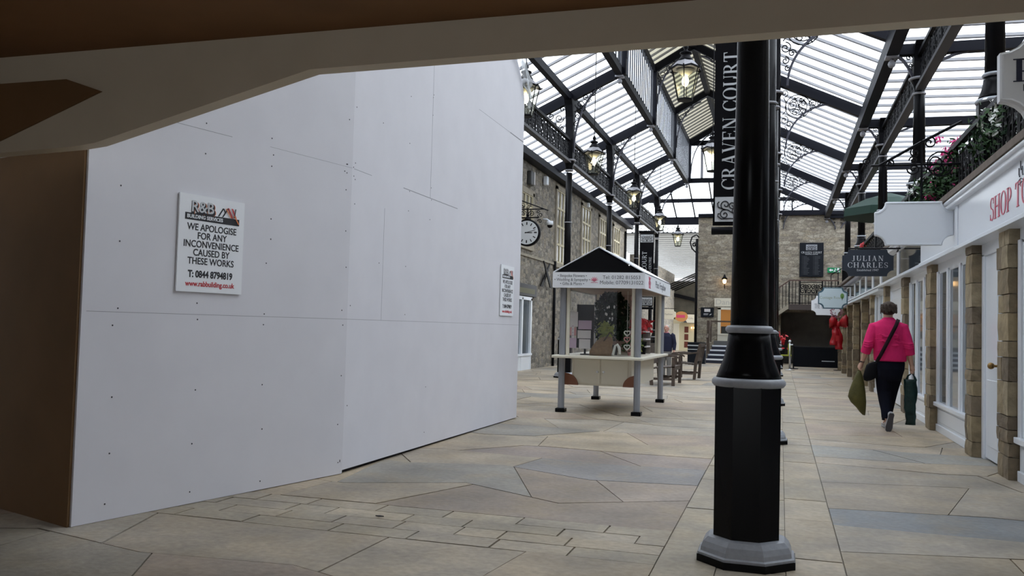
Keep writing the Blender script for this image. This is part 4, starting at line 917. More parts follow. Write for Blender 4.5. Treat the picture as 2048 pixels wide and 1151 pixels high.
# wall clock on a scrolled bracket
CX, CY, CZ = -6.36, 21.9, 3.66
t = thing('wall_clock', 'round black-rimmed clock with white dial on a scrolled iron bracket at the hoarding edge', 'clock', (CX, CY, CZ)); rad = .355
MB().lathe([(rad-.05, -.07), (rad-.015, -.075), (rad, -.05), (rad, .05), (rad-.015, .073), (rad-.05, .07)], 40, m=IRON).build('rim', t, True).rotation_euler.x = PI/2
MB().lathe([(rad-.045, -.074), (rad-.045, .074)], 40, m=mat('clock_dial', (.72, .75, .78), .4)).build('dial', t).rotation_euler.x = PI/2
f = MB()
for h_ in range(12):
    a = h_*PI/6; w_ = .016 if h_ % 3 else .02
    c_, s_ = math.sin(a), math.cos(a); f.obox((c_*.20, -.076, s_*.20), (c_*.275, -.076, s_*.275), w_*1.6, .004, INK, up=(0, -1, 0))
f.build('hour_marks', t)
for nm, L_, a, w_ in (('hour_hand', .15, R(92), .02), ('minute_hand', .24, R(73), .012)): MB().obox((-math.sin(a)*.05, -.080, -math.cos(a)*.05), (math.sin(a)*L_, -.080, math.cos(a)*L_), w_, .004, INK, up=(0, -1, 0)).build(nm, t)
f = MB(); f.tube([(-.54, 0, .62), (.44, 0, .62)], .016, 5, IRON); f.tube([(-.54, 0, .98), (.55, 0, .58)], .016, 5, IRON); f.tube([(-.5, 0, .40), (.3, 0, .40)], .018, 5, IRON); f.tube([(0, 0, .34), (0, 0, .64)], .02, 5, IRON)
put(f, [spiral(-.36, .76, .11, 1.5, 0, 1), spiral(-.15, .71, .08, 1.5, PI, -1), spiral(.02, .68, .05, 1.4, 0, 1), spiral(.33, .47, .07, 1.4, PI, 1), spiral(.33, .30, .06, 1.4, PI, -1), spiral(-.12, .51, .08, 1.5, 0, 1), spiral(.10, .50, .08, 1.5, PI, -1), spiral(-.4, .5, .08, 1.5, 0, 1), spiral(-.3, .90, .07, 1.4, PI, -1), spiral(.28, .54, .05, 1.2, 0, 1)], P0, .011, IRON)
f.lathe([(.10, .355), (.06, .39), (.03, .44), (.05, .47), (.02, .5)], 12, m=IRON); f.build('bracket', t)
# ------------------------------------------------------------------ end of the court: steps, landing, doorway, signs
EY = 36.7
t = thing('door_steps', 'dark blue steps with white nosings leading up to the lit shop doorway', 'steps', (-2.05, 0, 0)); BLUEST = mat('dark_blue_step', (.018, .022, .045), .5)
n = 4
for i in range(n+1):
    y0 = 34.6+.38*i; z1 = .17*(i+1)
    s_ = MB().box(-.72+(.05*i), 1.1, y0, EY-.1, z1-.17, z1, BLUEST if i < n else mat('grey_landing', (.12, .12, .12), .7)).build('step', t)
    if i < n: MB().box(-.70+(.05*i), 1.1, y0-.012, y0+.05, z1-.055, z1+.004, WHITE).build('nosing', s_)
MB().box(-.70, -.60, 34.9, 35.0, .35, 1.65, TEAK).obox((-.65, 34.5, .95), (-.65, 36.4, 1.65), .06, .07, TEAK).box(-.68, -.62, 36.3, 36.38, .8, 1.65, TEAK).box(-.62, 1.0, 35.9, 35.95, 1.60, 1.66, TEAK).build('handrail', t)
t = thing('shop_doorway', 'cream shopfront with warm orange light inside at the top of the blue steps', 'shopfront', (-1.72, EY, .82)); f = MB()
f.box(-.74, -.62, -.07, 0, -.1, 1.38, CREAMP); f.box(.62, .74, -.07, 0, -.1, 1.38, CREAMP); f.box(-.74, .74, -.07, 0, 1.30, 1.40, CREAMP); f.box(-.74, .74, -.06, 0, -.1, .28, CREAMP); f.box(-.74, .74, -.09, 0, .27, .33, CREAMP); f.build('frame', t)
MB().box(-.62, .62, -.02, -.005, .3, 1.30, mat('warm_lit_interior', (.30, .13, .03), .4, emit=((.9, .36, .06), .16))).build('window_pane', t)
mb = MB(); mb.box(.10, .14, -.035, -.022, .45, 1.12, TEAK)
mb.build('inner_column', t); lb = MB()
for x in (.03, .11, .19): lb.ball((x, -.05, 1.17), .03, .03, .045, LAMPO, 8, 6)
lb.build('inner_lamp', t, True)
mb = MB(); mb.box(-.6, .6, -.03, -.022, .3, .62, mat('dark_display', (.02, .022, .02), .5)); mb.build('window_display', t)
t = thing('shop_sign', 'pale board with thin lettering above the lit doorway', 'sign', (-1.75, EY-.04, 2.42)); MB().box(-.85, .85, -.03, 0, -.17, .17, CREAMP).build('board', t); letter(t, 'Dandelion', .30, mat('pale_grey_ink', (.52, .50, .44), .6), (-.10, -.031, 0), sx=1.15)
t = thing('wall_sign', 'small black plaque on the stone left of the lit doorway', 'sign', (-2.88, EY-.03, 2.0)); MB().box(-.26, .26, -.02, 0, -.20, .20, SIGNBL).build('board', t, bevel=.01); MB().box(-.12, .12, -.024, -.02, .02, .14, CARDW).build('printed_panel', t); mb = MB()
mb.box(-.15, .04, -.023, -.02, -.07, -.05, PALE); mb.box(-.15, .02, -.023, -.02, -.11, -.095, PALE); mb.prism([(.08, -.12), (.13, -.11), (.19, -.05), (.12, -.07)], XZ, -.023, -.02, PALE); mb.build('printed_line', t)
t = thing('wall_lamp', 'small lit lamp on an iron bracket on the stone left of the nearest column', 'lamp', (-2.2, EY, 3.25)); MB().tube([(0, 0, -.25), (0, -.18, -.25), (0, -.25, -.1)], .02, 6, IRON).build('bracket', t); MB().ball((0, -.25, .02), .075, .075, .10, LAMPO, 10, 8).build('bulb', t, True); MB().lathe([(.13, .10), (.06, .2), (.02, .3)], 12, (0, -.25, 0), IRON).build('cap', t, True)
t = thing('directory_board', 'tall black court directory board with a pale emblem on the end wall', 'sign', (1.14, EY-.03, 4.17)); MB().box(-.45, .45, -.05, 0, -.68, .68, SIGNBL).build('board', t, bevel=.01)
p = MB().box(-.21, .21, -.056, -.05, .38, .60, mat('emblem_panel', (.34, .36, .40), .5)).build('emblem_panel', t); mb = MB(); put(mb, panel_lines(.40, .21), lambda u, v: (u, -.058, .49+v), .008, INK, 4); mb.build('emblem_scroll', p)
serif(t, 'CRAVEN COURT', .075, PALE, (0, -.051, .29), sx=.95); letter(t, 'SHOPPING CENTRE', .06, PALE, (0, -.051, .215), sx=.9); mb = MB(); DIM = mat('dim_lettering', (.06, .066, .078), .6)
for c_ in (-1, 1):
    for i in range(13):
        L_ = rnd.uniform(.14, .26); z = .12-.058*i; mb.box(c_*.21-.15, c_*.21-.13, -.052, -.05, z-.01, z+.01, DIM); mb.box(c_*.21-.10, c_*.21-.10+L_*.9, -.052, -.05, z-.009, z+.009, DIM)
mb.build('directory_lines', t)
t = thing('exit_sign', 'green emergency exit sign with running figure right of the directory board', 'sign', (1.98, EY-.05, 3.76)); MB().box(-.24, .24, -.03, 0, -.10, .10, mat('exit_green', (.0, .22, .08), .4)).build('board', t); mb = MB()
mb.prism([(-.19, 0), (-.11, .06), (-.11, .025), (-.03, .025), (-.03, -.025), (-.11, -.025), (-.11, -.06)], XZ, -.033, -.03, WHITEM); mb.box(.12, .20, -.033, -.03, -.08, .08, WHITEM)
mb.tube([(.04, -.033, .03), (.03, -.033, -.02), (.06, -.033, -.07)], .014, 5, WHITEM); mb.tube([(.03, -.033, -.02), (-.01, -.033, -.06)], .012, 5, WHITEM); mb.ball((.05, -.033, .06), .018, .006, .018, WHITEM, 8, 6); mb.tube([(.04, -.033, .03), (.09, -.033, .01)], .01, 5, WHITEM); mb.build('running_figure', t)
# stair landing with iron balustrade across the recess
LY = 35.6
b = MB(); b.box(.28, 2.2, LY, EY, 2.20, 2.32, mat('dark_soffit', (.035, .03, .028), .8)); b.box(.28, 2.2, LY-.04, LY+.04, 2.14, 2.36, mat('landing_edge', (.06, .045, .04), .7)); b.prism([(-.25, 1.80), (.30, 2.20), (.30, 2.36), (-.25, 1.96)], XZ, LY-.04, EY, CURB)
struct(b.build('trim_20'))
t = thing('iron_balustrade', 'black iron balustrade with a scrolled panel along the upstairs landing at the far end', 'railing', (0, LY, 2.34)); MB().box(.28, 2.1, -.03, .03, .92, .97, mat('brown_handrail', (.09, .05, .04), .5)).obox((-.25, 0, .52), (.30, 0, .93), .05, .05, mat('brown_handrail', (.09, .05, .04), .5)).build('handrail', t)
mb = MB()
for i in range(16):
    x = .30+.12*i
    if .72 < x < 1.50: mb.box(x-.012, x+.012, -.012, .012, .0, .40, IRON)
    else: mb.box(x-.012, x+.012, -.012, .012, 0, .93, IRON)
for i in range(4): x = .18-.12*i; mb.box(x-.012, x+.012, -.012, .012, -.08-.09*i, .82-.09*i, IRON)
mb.box(.28, 2.1, -.015, .015, .05, .08, IRON); mb.build('baluster', t)
for x in (.30, .70, 1.52, 2.08): MB().box(x-.022, x+.022, -.022, .022, 0, .97, IRON).build('post', t)
mb = MB(); mb.box(.70, 1.52, -.012, .012, .86, .89, IRON); mb.box(.70, 1.52, -.012, .012, .38, .41, IRON)
for xc in (.91, 1.31): put(mb, panel_lines(.40, .42), lambda u, v: (xc+u, 0, .635+v), .017, IRON, 4)
mb.build('scroll_panel', t)
t = thing('stair_rail', 'thin iron stair rail climbing right beneath the exit sign', 'railing', (0, EY-.5, 2.34)); MB().obox((1.85, 0, 1.2), (2.7, 0, 1.75), .035, .035, IRON).box(1.84, 1.87, -.015, .015, .5, 1.2, IRON).box(1.5, 1.87, -.015, .015, .98, 1.0, IRON).box(2.1, 2.13, -.015, .015, 0, 1.35, IRON).build('rail', t)
# barrier, stanchion, ribbons, flowers
t = thing('cafe_barrier', 'long black fabric barrier across the dark recess at the far right', 'barrier', (1.16, 31.9, 0)); MB().box(-.70, .72, -.01, .01, .08, .76, mat('black_canvas', (.006, .007, .010), .8, spec=.1)).build('screen', t); MB().tube([(-.72, 0, .775), (.74, 0, .775)], .014, 6, IRON).build('top_rail', t)
for x in (-.72, .74): MB().lathe([(.16, 0), (.16, .02), (.022, .03), (.022, .80)], 12, (x, 0, 0), IRON).build('post', t)
mb = MB(); mb.box(.20, .62, -.012, -.0101, .29, .315, PALE); mb.build('printed_line', t)
t = thing('stanchion', 'slim steel stanchion post standing left of the black barrier', 'stanchion', (.30, 30.6, 0)); ST = mat('brushed_steel', (.5, .5, .5), .3, metal=.8)
MB().lathe([(.16, 0), (.16, .02), (.03, .03), (.025, .05)], 16, m=ST).build('base', t, True); MB().lathe([(.024, .04), (.024, .93)], 12, m=ST).build('pole', t, True); MB().ball((0, 0, .96), .045, m=WHITE).build('finial', t, True); MB().box(.02, .10, -.02, .02, .83, .87, WHITE).build('clip', t)
t = thing('folding_chair', 'yellow-green seat half hidden behind the nearest column, left of the stanchion', 'chair', (.16, 32.75, 0)); YG = mat('lime_seat', (.32, .34, .03), .5)
MB().box(-.2, .22, -.2, .2, .42, .46, YG).build('seat', t); MB().box(.10, .20, .17, .22, .46, .85, YG).build('backrest', t)
for x in (-.17, .19):
    for y in (-.17, .17): MB().box(x-.015, x+.015, y-.015, y+.015, 0, .42, GREYMET).build('leg', t)
t = thing('flower_bunch', 'red flowers behind the nearest column beside the lime seat', 'flowers', (-.02, 33.4, 0)); mb = MB(); leaves(mb, 90, lambda r_: (r_.gauss(0, .10), r_.gauss(0, .08), .95+r_.gauss(0, .14)), .07, REDPET, rr); mb.build('petals', t); MB().lathe([(.12, 0), (.16, .6)], 12, m=IRON).build('planter', t); MB().tube([(0, 0, .55), (0, 0, .95)], .02, 5, LEAFG).build('stem', t)
t = thing('ribbon_bow', 'large glossy red ribbon bow tied to a far stone pillar', 'bow', (1.62, 27.3, 1.45)); RIB = mat('red_satin', (.42, .008, .016), .4)
def ribbon(nm, pts, wd):
    mb = MB(); vs = []
    for i, (x, y, z) in enumerate(pts):
        w_ = wd[i] if isinstance(wd, list) else wd
        vs += [(x, y, z-w_/2), (x, y, z+w_/2)]
    vs2 = [(x, y+.008, z) for x, y, z in vs]; o = len(vs); N_ = len(pts); fs = [(2*i, 2*i+2, 2*i+3, 2*i+1) for i in range(N_-1)]
    mb.add(vs+vs2, fs+[tuple(o+q for q in reversed(f)) for f in fs]+[(2*i, o+2*i, o+2*i+2, 2*i+2) for i in range(N_-1)]+[(2*i+1, 2*i+3, o+2*i+3, o+2*i+1) for i in range(N_-1)], RIB); return mb.build(nm, t, True)
ribbon('loop', [(0, -.03, .10), (-.10, -.10, .17), (-.20, -.13, .16), (-.26, -.08, .08), (-.18, -.01, .04), (0, .0, .06)], [.06, .20, .28, .26, .18, .06]); ribbon('loop', [(0, -.03, .10), (.10, -.10, .18), (.20, -.13, .20), (.26, -.08, .14), (.17, -.01, .07), (0, 0, .06)], [.06, .22, .32, .28, .18, .06])
MB().ball((0, -.04, .08), .06, .05, .08, RIB).build('knot', t, True); MB().tube([(0, -.02, .08), (.15, .05, .10), (.27, .16, .10)], .022, 6, RIB).build('tie', t, True)
for s, L_ in ((-1, .60), (1, .72)):
    mb = MB(); rg = []
    for i in range(9): z = .06-L_*i/8; x = s*(.02+.06*i/8)-.05*math.sin(i*1.1)*.4-.05; y = -.05+.03*math.sin(i*1.3); w_ = .05+.05*min(1, i/3); rg.append([(x-w_, y, z), (x+w_, y-.01, z), (x+w_, y+.004, z), (x-w_, y+.014, z)])
    mb.loft(rg, RIB).build('tail', t, True)
# the lane beyond the court on the left
b = MB(); b.box(-6.75, -6.35, 40.4, 55, -.3, 4.7, STONEL); struct(b.build('wall_lane_left'))
b = MB(); b.box(-6.5, -4.0, 55, 55.3, -.4, 4.3, mat('dark_lane_wall', (.09, .08, .06), .9, noise=(3, (.05, .045, .035), .8))); struct(b.build('wall_lane_end'))
b = MB(); slope(b, (-4.4, 4.6), (-6.7, 3.55), 50, 55, 1.25, LEANSH, WHITE, 0, .03, .0); b.box(-6.9, -6.5, 48, 55, 3.6, 3.8, IRON); b.obox((-6.4, 54.9, 3.45), (-4.2, 54.9, 2.95), .2, .22, IRON); struct(b.build('ceiling'))
t = thing('lane_shopfront', 'cream panelled shopfront with small lit panes at the end of the lane', 'shopfront', (-5.45, 54.95, -.05)); f = MB(); f.box(-1.0, -.55, -.15, 0, 0, 1.95, CREAMP); f.box(-1.05, .9, -.2, 0, 1.72, 1.98, CREAMW); f.box(-.55, .9, -.10, 0, 0, 1.72, CREAMW); f.build('panelling', t)
mb = MB()
for i in range(3): mb.box(-.22, .02, -.11, -.10, .25+.46*i, .62+.46*i, mat('reddish_pane', (.12, .03, .02), .2))
mb.build('window_pane', t); mb = MB()
for x in (.22, .38): mb.ball((x, -.2, 1.48), .035, .035, .05, LAMPO, 8, 6)
mb.build('lamp', t, True); mb = MB().add([(-.2, -.9, 1.78), (.95, -.9, 1.72), (.95, 0, 2.12), (-.2, 0, 2.12)], [(0, 1, 2, 3)], mat('slate_canopy', (.07, .07, .075), .6)); mb.build('canopy', t)
def notched(w, h, r, n=5):
    """plaque outline with concave corners"""
    P = []
    for cx, cz, a0 in ((w/2, h/2, 270), (-w/2, h/2, 0), (-w/2, -h/2, 90), (w/2, -h/2, 180)):
        seg = [(cx+r*math.cos(R(a0-90*i/n)), cz+r*math.sin(R(a0-90*i/n))) for i in range(n+1)]
        P += seg
    return P
def plaque(t, w, h, r, d, m, nm='board', y=0):
    return MB().prism(notched(w, h, r), XZ, y-d/2, y+d/2, m).build(nm, t)
t = thing('hanging_sign', 'small cream notched sign hanging over the lane above the man', 'sign', (-5.70, 47, 2.08)); plaque(t, .75, .52, .13, .04, CREAMP); letter(t, 'Fashion', .14, mat('grey_lane_ink', (.25, .24, .22), .6), (0, -.021, 0)); MB().tube([(-.68, 0, .3), (.4, 0, .3)], .015, 5, IRON).build('bracket', t)
t = thing('hanging_sign', 'round orange hanging sign with a pink band over the lane', 'sign', (-5.20, 48.5, 2.0)); MB().prism([(.36*math.cos(R(a)), .28*math.sin(R(a))) for a in range(0, 360, 20)], XZ, -.02, .02, mat('orange_sign', (.55, .25, .08), .6)).build('board', t); MB().box(-.26, .2, -.024, -.02, -.07, .09, mat('pink_sign_band', (.60, .06, .15), .6)).build('printed_band', t); MB().tube([(-1.18, 0, .3), (.3, 0, .3)], .015, 5, LEAFG).build('bracket', t)
t = thing('hanging_sign', 'small cream pointed sign hanging farthest along the lane', 'sign', (-4.78, 49.5, 1.92)); MB().prism([(-.34, 0), (-.2, .22), (.2, .22), (.34, 0), (.2, -.24), (-.2, -.24)], XZ, -.02, .02, CREAMP).build('board', t); letter(t, 'Gifts', .14, MATS['grey_lane_ink'], (0, -.021, 0)); MB().tube([(-1.6, 0, .26), (.3, 0, .26)], .015, 5, IRON).build('bracket', t)
t = thing('lamp_standard', 'slender black pole with a curled top against the corner of the end wall', 'pole', (-3.32, 36.4, 0)); MB().tube([(0, 0, 0), (0, 0, 5.0)], .055, 8, IRON).build('shaft', t, True); mb = MB(); put(mb, [[(-.05, 4.45), (-.2, 4.6), (-.27, 4.85), (-.2, 5.08), (-.02, 5.16), (.08, 5.05)], spiral(-.1, 4.75, .10, 1.3, 0, 1)], P0, .028, IRON, 6); mb.build('curled_top', t)
t = thing('planter_trough', 'low black trough with pale bands at the foot of the blue steps', 'planter', (-3.0, 33.6, 0)); MB().box(-.32, .32, -.25, .25, 0, .80, SIGNBL).build('body', t); MB().box(-.325, .325, -.255, .255, .66, .70, PALE).build('band', t); MB().box(-.325, .325, -.255, .255, .52, .545, PALE).build('band', t)
t = thing('street_lamp', 'dark round iron lamp on the wall behind the kiosk roof, by the far banner', 'lamp', (-5.98, 42, 3.9)); MB().ball((0, 0, .2), .32, .3, .36, IRON, 12, 8).build('head', t, True); MB().tube([(-.36, 0, -.6), (-.1, 0, -.3), (0, 0, 0)], .06, 6, IRON).build('bracket', t); MB().tube([(0, 0, -2.3), (0, 0, 0)], .09, 8, IRON).build('stem', t)
t = thing('globe_lamp', 'small round lit globe just left of the far banner', 'lamp', (-5.42, 33.5, 3.6)); MB().ball((0, 0, 0), .075, m=mat('white_globe_light', (1, 1, 1), .4, emit=((1, .98, .92), 5))).build('globe', t, True); MB().tube([(.36, -2.1, .1), (0, 0, .12), (0, 0, .06)], .015, 5, IRON).build('arm', t)
# ------------------------------------------------------------------ shop row on the right: stone pillars, white fronts, terrace above
SX = 1.96
PIL = [(8.47, 8.85), (9.95, 10.27), (12.56, 12.95), (15.12, 15.46), (17.8, 18.12), (20.45, 20.8), (22.7, 23.0), (25.2, 25.5), (27.4, 27.7), (29.6, 29.9), (31.8, 32.1)]
PL = ['nearest stone pillar, right of the half-open white door with the brass knob', 'stone pillar between the white door and the nearest white window', 'stone pillar just right of the dark green carrier bag', 'stone pillar right behind the head and shoulder of the woman in pink',
      'stone pillar hidden mostly behind the woman in pink', 'stone pillar just left of the woman in pink, beside a white panel', 'stone pillar second to the left of the woman in pink', 'stone pillar third to the left of the woman in pink', 'stone pillar fourth to the left of the woman, next to the red bow', 'stone pillar behind the red bow', 'farthest stone pillar, at the end of the black barrier']
rr = random.Random(12)
STP = [mat('sandstone_block_%d' % i, c, .9, noise=(9, tuple(q*.55 for q in c), .85), bump=(16, .6), coords='Object') for i, c in enumerate(((.36, .28, .165), (.27, .21, .13), (.32, .25, .15), (.23, .18, .12), (.37, .30, .195), (.18, .14, .095)))]
for (a, b_), lab in zip(PIL, PL):
    t = thing('stone_pillar', lab, 'pillar', (SX, (a+b_)/2, 0), 0, 'stone pillars of the shop row'); mb = MB(); z = 0.0; w = (b_-a)/2
    while z < 2.17:
        h = min(rr.uniform(.10, .30), 2.18-z)
        if 2.18-z-h < .08: h = 2.18-z
        e = lambda s_=.007: rr.uniform(-s_, s_)
        d0 = -.085+e(.010); cut = rr.choice((0, 0, 1))
        parts_ = [(-w+e(), w+e())] if not cut else [(-w+e(), q_ := rr.uniform(-.05, .08)), (q_+.008, w+e())]
        for y0_, y1_ in parts_:
            m_ = rr.choice(STP); j = [rr.uniform(-.005, .005) for _ in range(8)]
            mb.loft([[(d0+j[0], y0_+j[1], z+.004), (.06, y0_, z+.004), (.06, y1_, z+.004), (d0+j[2], y1_+j[3], z+.004)], [(d0-.004+j[4]*.5, y0_-.002, z+h*.5), (.06, y0_, z+h*.5), (.06, y1_, z+h*.5), (d0-.004+j[5]*.5, y1_+.002, z+h*.5)], [(d0+j[6], y0_+j[1], z+h-.004), (.06, y0_, z+h-.004), (.06, y1_, z+h-.004), (d0+j[7], y1_, z+h-.004)]], m_)
        z += h
    mb.box(-.05, .05, -w+.02, w-.02, 0, 2.17, CURB); mb.build('masonry', t)
b = MB(); b.box(2.32, 2.5, 4.2, 36.6, 0, 2.75, mat('dim_shop_interior', (.09, .05, .03), .9)); struct(b.build('wall_shops'))
def bay(y0, y1, n, lab):
    """white timber shop window: plinth, sill, posts with deep set panes"""
    t = thing('shop_window', lab, 'shop window', (SX, (y0+y1)/2, 0), 0, 'white timber shop windows'); w = (y1-y0)/2
    MB().box(0, .10, -w, w, 0, .33, WHITE).box(-.02, .02, -w, w, 0, .09, WHITE).box(-.012, .02, -w+.12, w-.12, .13, .29, WHITE).build('plinth', t, bevel=.005)
    MB().box(-.05, .12, -w, w, .325, .375, WHITE).build('sill', t, bevel=.006)
    f = MB(); f.box(0, .12, -w, w, 2.03, 2.18, WHITE)
    for i in range(n+1):
        y = -w+2*w*i/n; e = .13 if i in (0, n) else .085
        f.box(.0, .12, max(-w, y-e), min(w, y+e), .37, 2.06, WHITE); f.box(-.018, .0, max(-w, y-e+.04), min(w, y+e-.04), .37, 2.06, WHITE)
    f.build('frame', t, bevel=.004); MB().box(.012, .03, -w+.05, w-.05, .37, 2.04, WINGREY).build('window_pane', t)
bay(4.3, 8.45, 4, 'white shop window cut by the right edge of the picture'); bay(10.27, 12.56, 3, 'white shop window between the two stone pillars right of the green carrier bag'); bay(12.95, 15.12, 3, 'white shop window behind the right arm of the woman in pink'); bay(18.12, 20.45, 3, 'white panelled window left of the head of the woman in pink')
def doorbay(y0, y1, lab, ajar):
    t = thing('shop_door', lab, 'door', (SX, (y0+y1)/2, 0), 0, 'white shop doors'); w = (y1-y0)/2
    f = MB(); f.box(.0, .10, -w, w, 2.04, 2.18, WHITE); f.box(0, .12, w-.10, w, 0, 2.06, WHITE); f.box(0, .12, -w, -w+.07, 0, 2.06, WHITE); f.build('frame', t, bevel=.004)
    d = MB(); a = -w+ajar; d.box(.02, .065, a, w-.10, .02, 2.04, WHITE)
    for z0_, z1_ in ((.15, .8), (.95, 1.9)): d.box(.008, .03, a+.10, w-.2, z0_, z1_, WHITE)
    d = d.build('door_leaf', t, bevel=.004); BR = mat('brass', (.28, .17, .06), .35, metal=.8)
    MB().tube([(.02, a+.05, .95), (-.03, a+.05, .95)], .012, 8, BR).ball((-.055, a+.05, .95), .032, m=BR).build('knob', d, True)
    MB().box(.07, .14, -w+.05, w-.05, 0, 2.05, mat('door_gap_dark', (.02, .022, .03), .6)).build('dark_gap', t)
doorbay(8.85, 9.95, 'white shop door with a brass knob standing ajar between the two nearest pillars', .36); doorbay(15.46, 17.8, 'white shop door with a dark gap just right of the head of the woman in pink', .7)
for i, (a, b_) in enumerate(zip(PIL[5:], PIL[6:])):
    t = thing('recessed_door', ('dark recessed doorway left of the woman in pink, nearest of the far doorways', 'dark recessed doorway second left of the woman in pink', 'dark recessed doorway right of the red bow', 'dark recessed doorway behind the red bow', 'farthest dark recessed doorway')[i], 'door', (SX+.26, (a[1]+b_[0])/2, 0), 0, 'dark doorways of the far shops'); w = (b_[0]-a[1])/2
    DK = mat('dark_brown_joinery', (.06, .025, .012), .5); MB().box(0, .06, -w, w, 0, 2.1, DK).build('door_leaf', t); MB().box(-.04, 0, -w, -w+.1, 0, 2.1, DK).box(-.04, 0, w-.1, w, 0, 2.1, DK).box(-.04, 0, -.05, .05, 0, 2.1, DK).build('frame', t)
# fascias
t = thing('shop_fascia', 'glossy white shop fascia with red capital lettering at the right edge', 'fascia', (1.84, 7.4, 2.42)); MB().box(0, .12, -3.2, 3.20, -.235, .235, WHITE).build('board', t); MB().box(-.03, .02, -3.2, 3.2, -.245, -.215, WHITE).build('bottom_bead', t, bevel=.008); MB().box(-.015, .02, 3.10, 3.22, -.21, .235, WHITE).build('pilaster', t, bevel=.005)
serif(t, 'SHOP TO', .205, PINKRED, (-.0012, .93, -.03), (PI/2, 0, -PI/2), sx=1.08)
mb = MB(); 
for y, z in ((.55, .13), (.50, .18), (.45, .13)): mb.tube([(-.003, y, z+.045), (-.003, y, z-.01), (-.003, y-.02, z-.03)], .006, 4, LT)
mb.tube([(-.003, .60, .065), (-.003, .50, .085), (-.003, .42, .06)], .004, 4, LT); mb.tube([(-.003, .56, .04), (-.003, .46, .055)], .003, 4, LT); mb.build('crest', t)
def upper_lights(y0, y1, n, z0, z1, lab):
    t = thing('upper_glazing', lab, 'shop glazing', (1.86, (y0+y1)/2, 0), 0, 'glazed upper lights of the shop row'); w = (y1-y0)/2
    MB().box(-.045, .12, -w, w, z0, z0+.06, WHITE).build('rail', t, bevel=.006); f = MB(); f.box(.0, .1, -w, w, z1-.04, z1, WHITE)
    for i in range(n+1): y = -w+2*w*i/n; f.box(0, .1, max(-w, y-.14), min(w, y+.14), z0+.05, z1, WHITE)
    f.build('frame', t); MB().box(.012, .025, -w, w, z0+.05, z1, WINDARK).build('window_pane', t)
t = thing('shop_fascia', 'plain white fascia panel half behind the blank white sign', 'fascia', (1.86, 11.9, 2.42)); MB().box(0, .1, -1.30, 1.30, -.235, .235, WHITE).build('board', t); MB().box(-.045, .02, -1.3, 1.3, -.245, -.20, WHITE).build('bottom_bead', t, bevel=.006)
upper_lights(13.2, 18.5, 2, 2.15, 2.66, 'dark upper shop windows in white frames below the blank white sign'); upper_lights(18.5, 28.0, 6, 2.09, 2.62, 'dark upper shop windows in white frames below the navy shop sign'); upper_lights(28.0, 34.0, 4, 2.06, 2.6, 'small far upper shop windows beyond the cottage sign')
b = MB(); b.box(1.80, 2.4, 4.2, 36.6, 2.16, 2.19, WHITE); struct(b.build('trim_21'))
b = MB(); b.box(1.78, 2.0, 4.2, 20, 2.655, 2.72, WHITE); b.box(1.75, 2.0, 4.2, 20, 2.70, 2.73, WHITE); b.box(1.78, 2.0, 20, 36, 2.62, 2.70, MATS['grey_window_frame']); struct(b.build('trim_22', bevel=.01))
b = MB(); b.box(1.74, 5.7, 4.2, 36.55, 2.735, 2.80, mat('brown_coping', (.16, .125, .10), .8, noise=(8, (.10, .075, .06), .7))); struct(b.build('floor_terrace'))

# terrace railing panels and flower boxes
RL = 2.52
rail_t = MB().box(-.035, .035, -RL/2, RL/2, .60, .66, IRON).mesh('handrail'); rail_b = MB().box(-.02, .02, -RL/2, RL/2, .04, .07, IRON).mesh('bottom_rail')
la = MB(); nP = 7
for i in range(nP):
    yc = -RL/2+RL*(i+.5)/nP
    for ln in panel_lines(RL/nP*.98, .52): la.tube([(0, yc+u, .33+v) for u, v in ln], .009, 4, IRON)
    la.box(-.012, .012, yc-RL/nP/2-.012, yc-RL/nP/2+.012, 0, .62, IRON)
la = la.mesh('scroll_panel')
RLAB = ['scrolled iron terrace railing at the right edge, under the cropped hanging sign', 'scrolled iron terrace railing just behind the nearest terrace column', 'scrolled iron terrace railing with trailing flowers right of the blank white sign', 'scrolled iron terrace railing behind the blank white sign', 'scrolled iron terrace railing left of the blank white sign, third from the far end', 'scrolled iron terrace railing above the navy sign, second from the far end', 'farthest scrolled iron terrace railing above the navy sign']
for i, lab in enumerate(RLAB):
    t = thing('terrace_railing', lab, 'railing', (1.93, 8.35+2.6*i, 2.80), 0, 'terrace railings')
    inst(rail_t, 'handrail', t); inst(rail_b, 'bottom_rail', t); inst(la, 'scroll_panel', t)
    for s in (-1, 1): MB().box(-.03, .03, s*RL/2-.03, s*RL/2+.03, 0, .68, IRON).build('post', t)
FL = [((2.13, 9.25), 'white flowers spilling through the terrace railing at the right edge', WHPET, .36), ((2.15, 11.5), 'green trailing plants with magenta blooms on the terrace railing, right of the sign bracket', PINK, .42), ((2.15, 12.6), 'pink flower box on the terrace just right of the blank white sign', PINK, .36),
      ((2.16, 14.2), 'white flower box on the terrace behind the sign bracket posts', WHPET, .34), ((2.16, 22.6), 'red and green geranium box on the terrace above the navy sign', REDPET, .42), ((2.16, 24.9), 'white flower box on the terrace at the top left of the navy sign', WHPET, .40)]
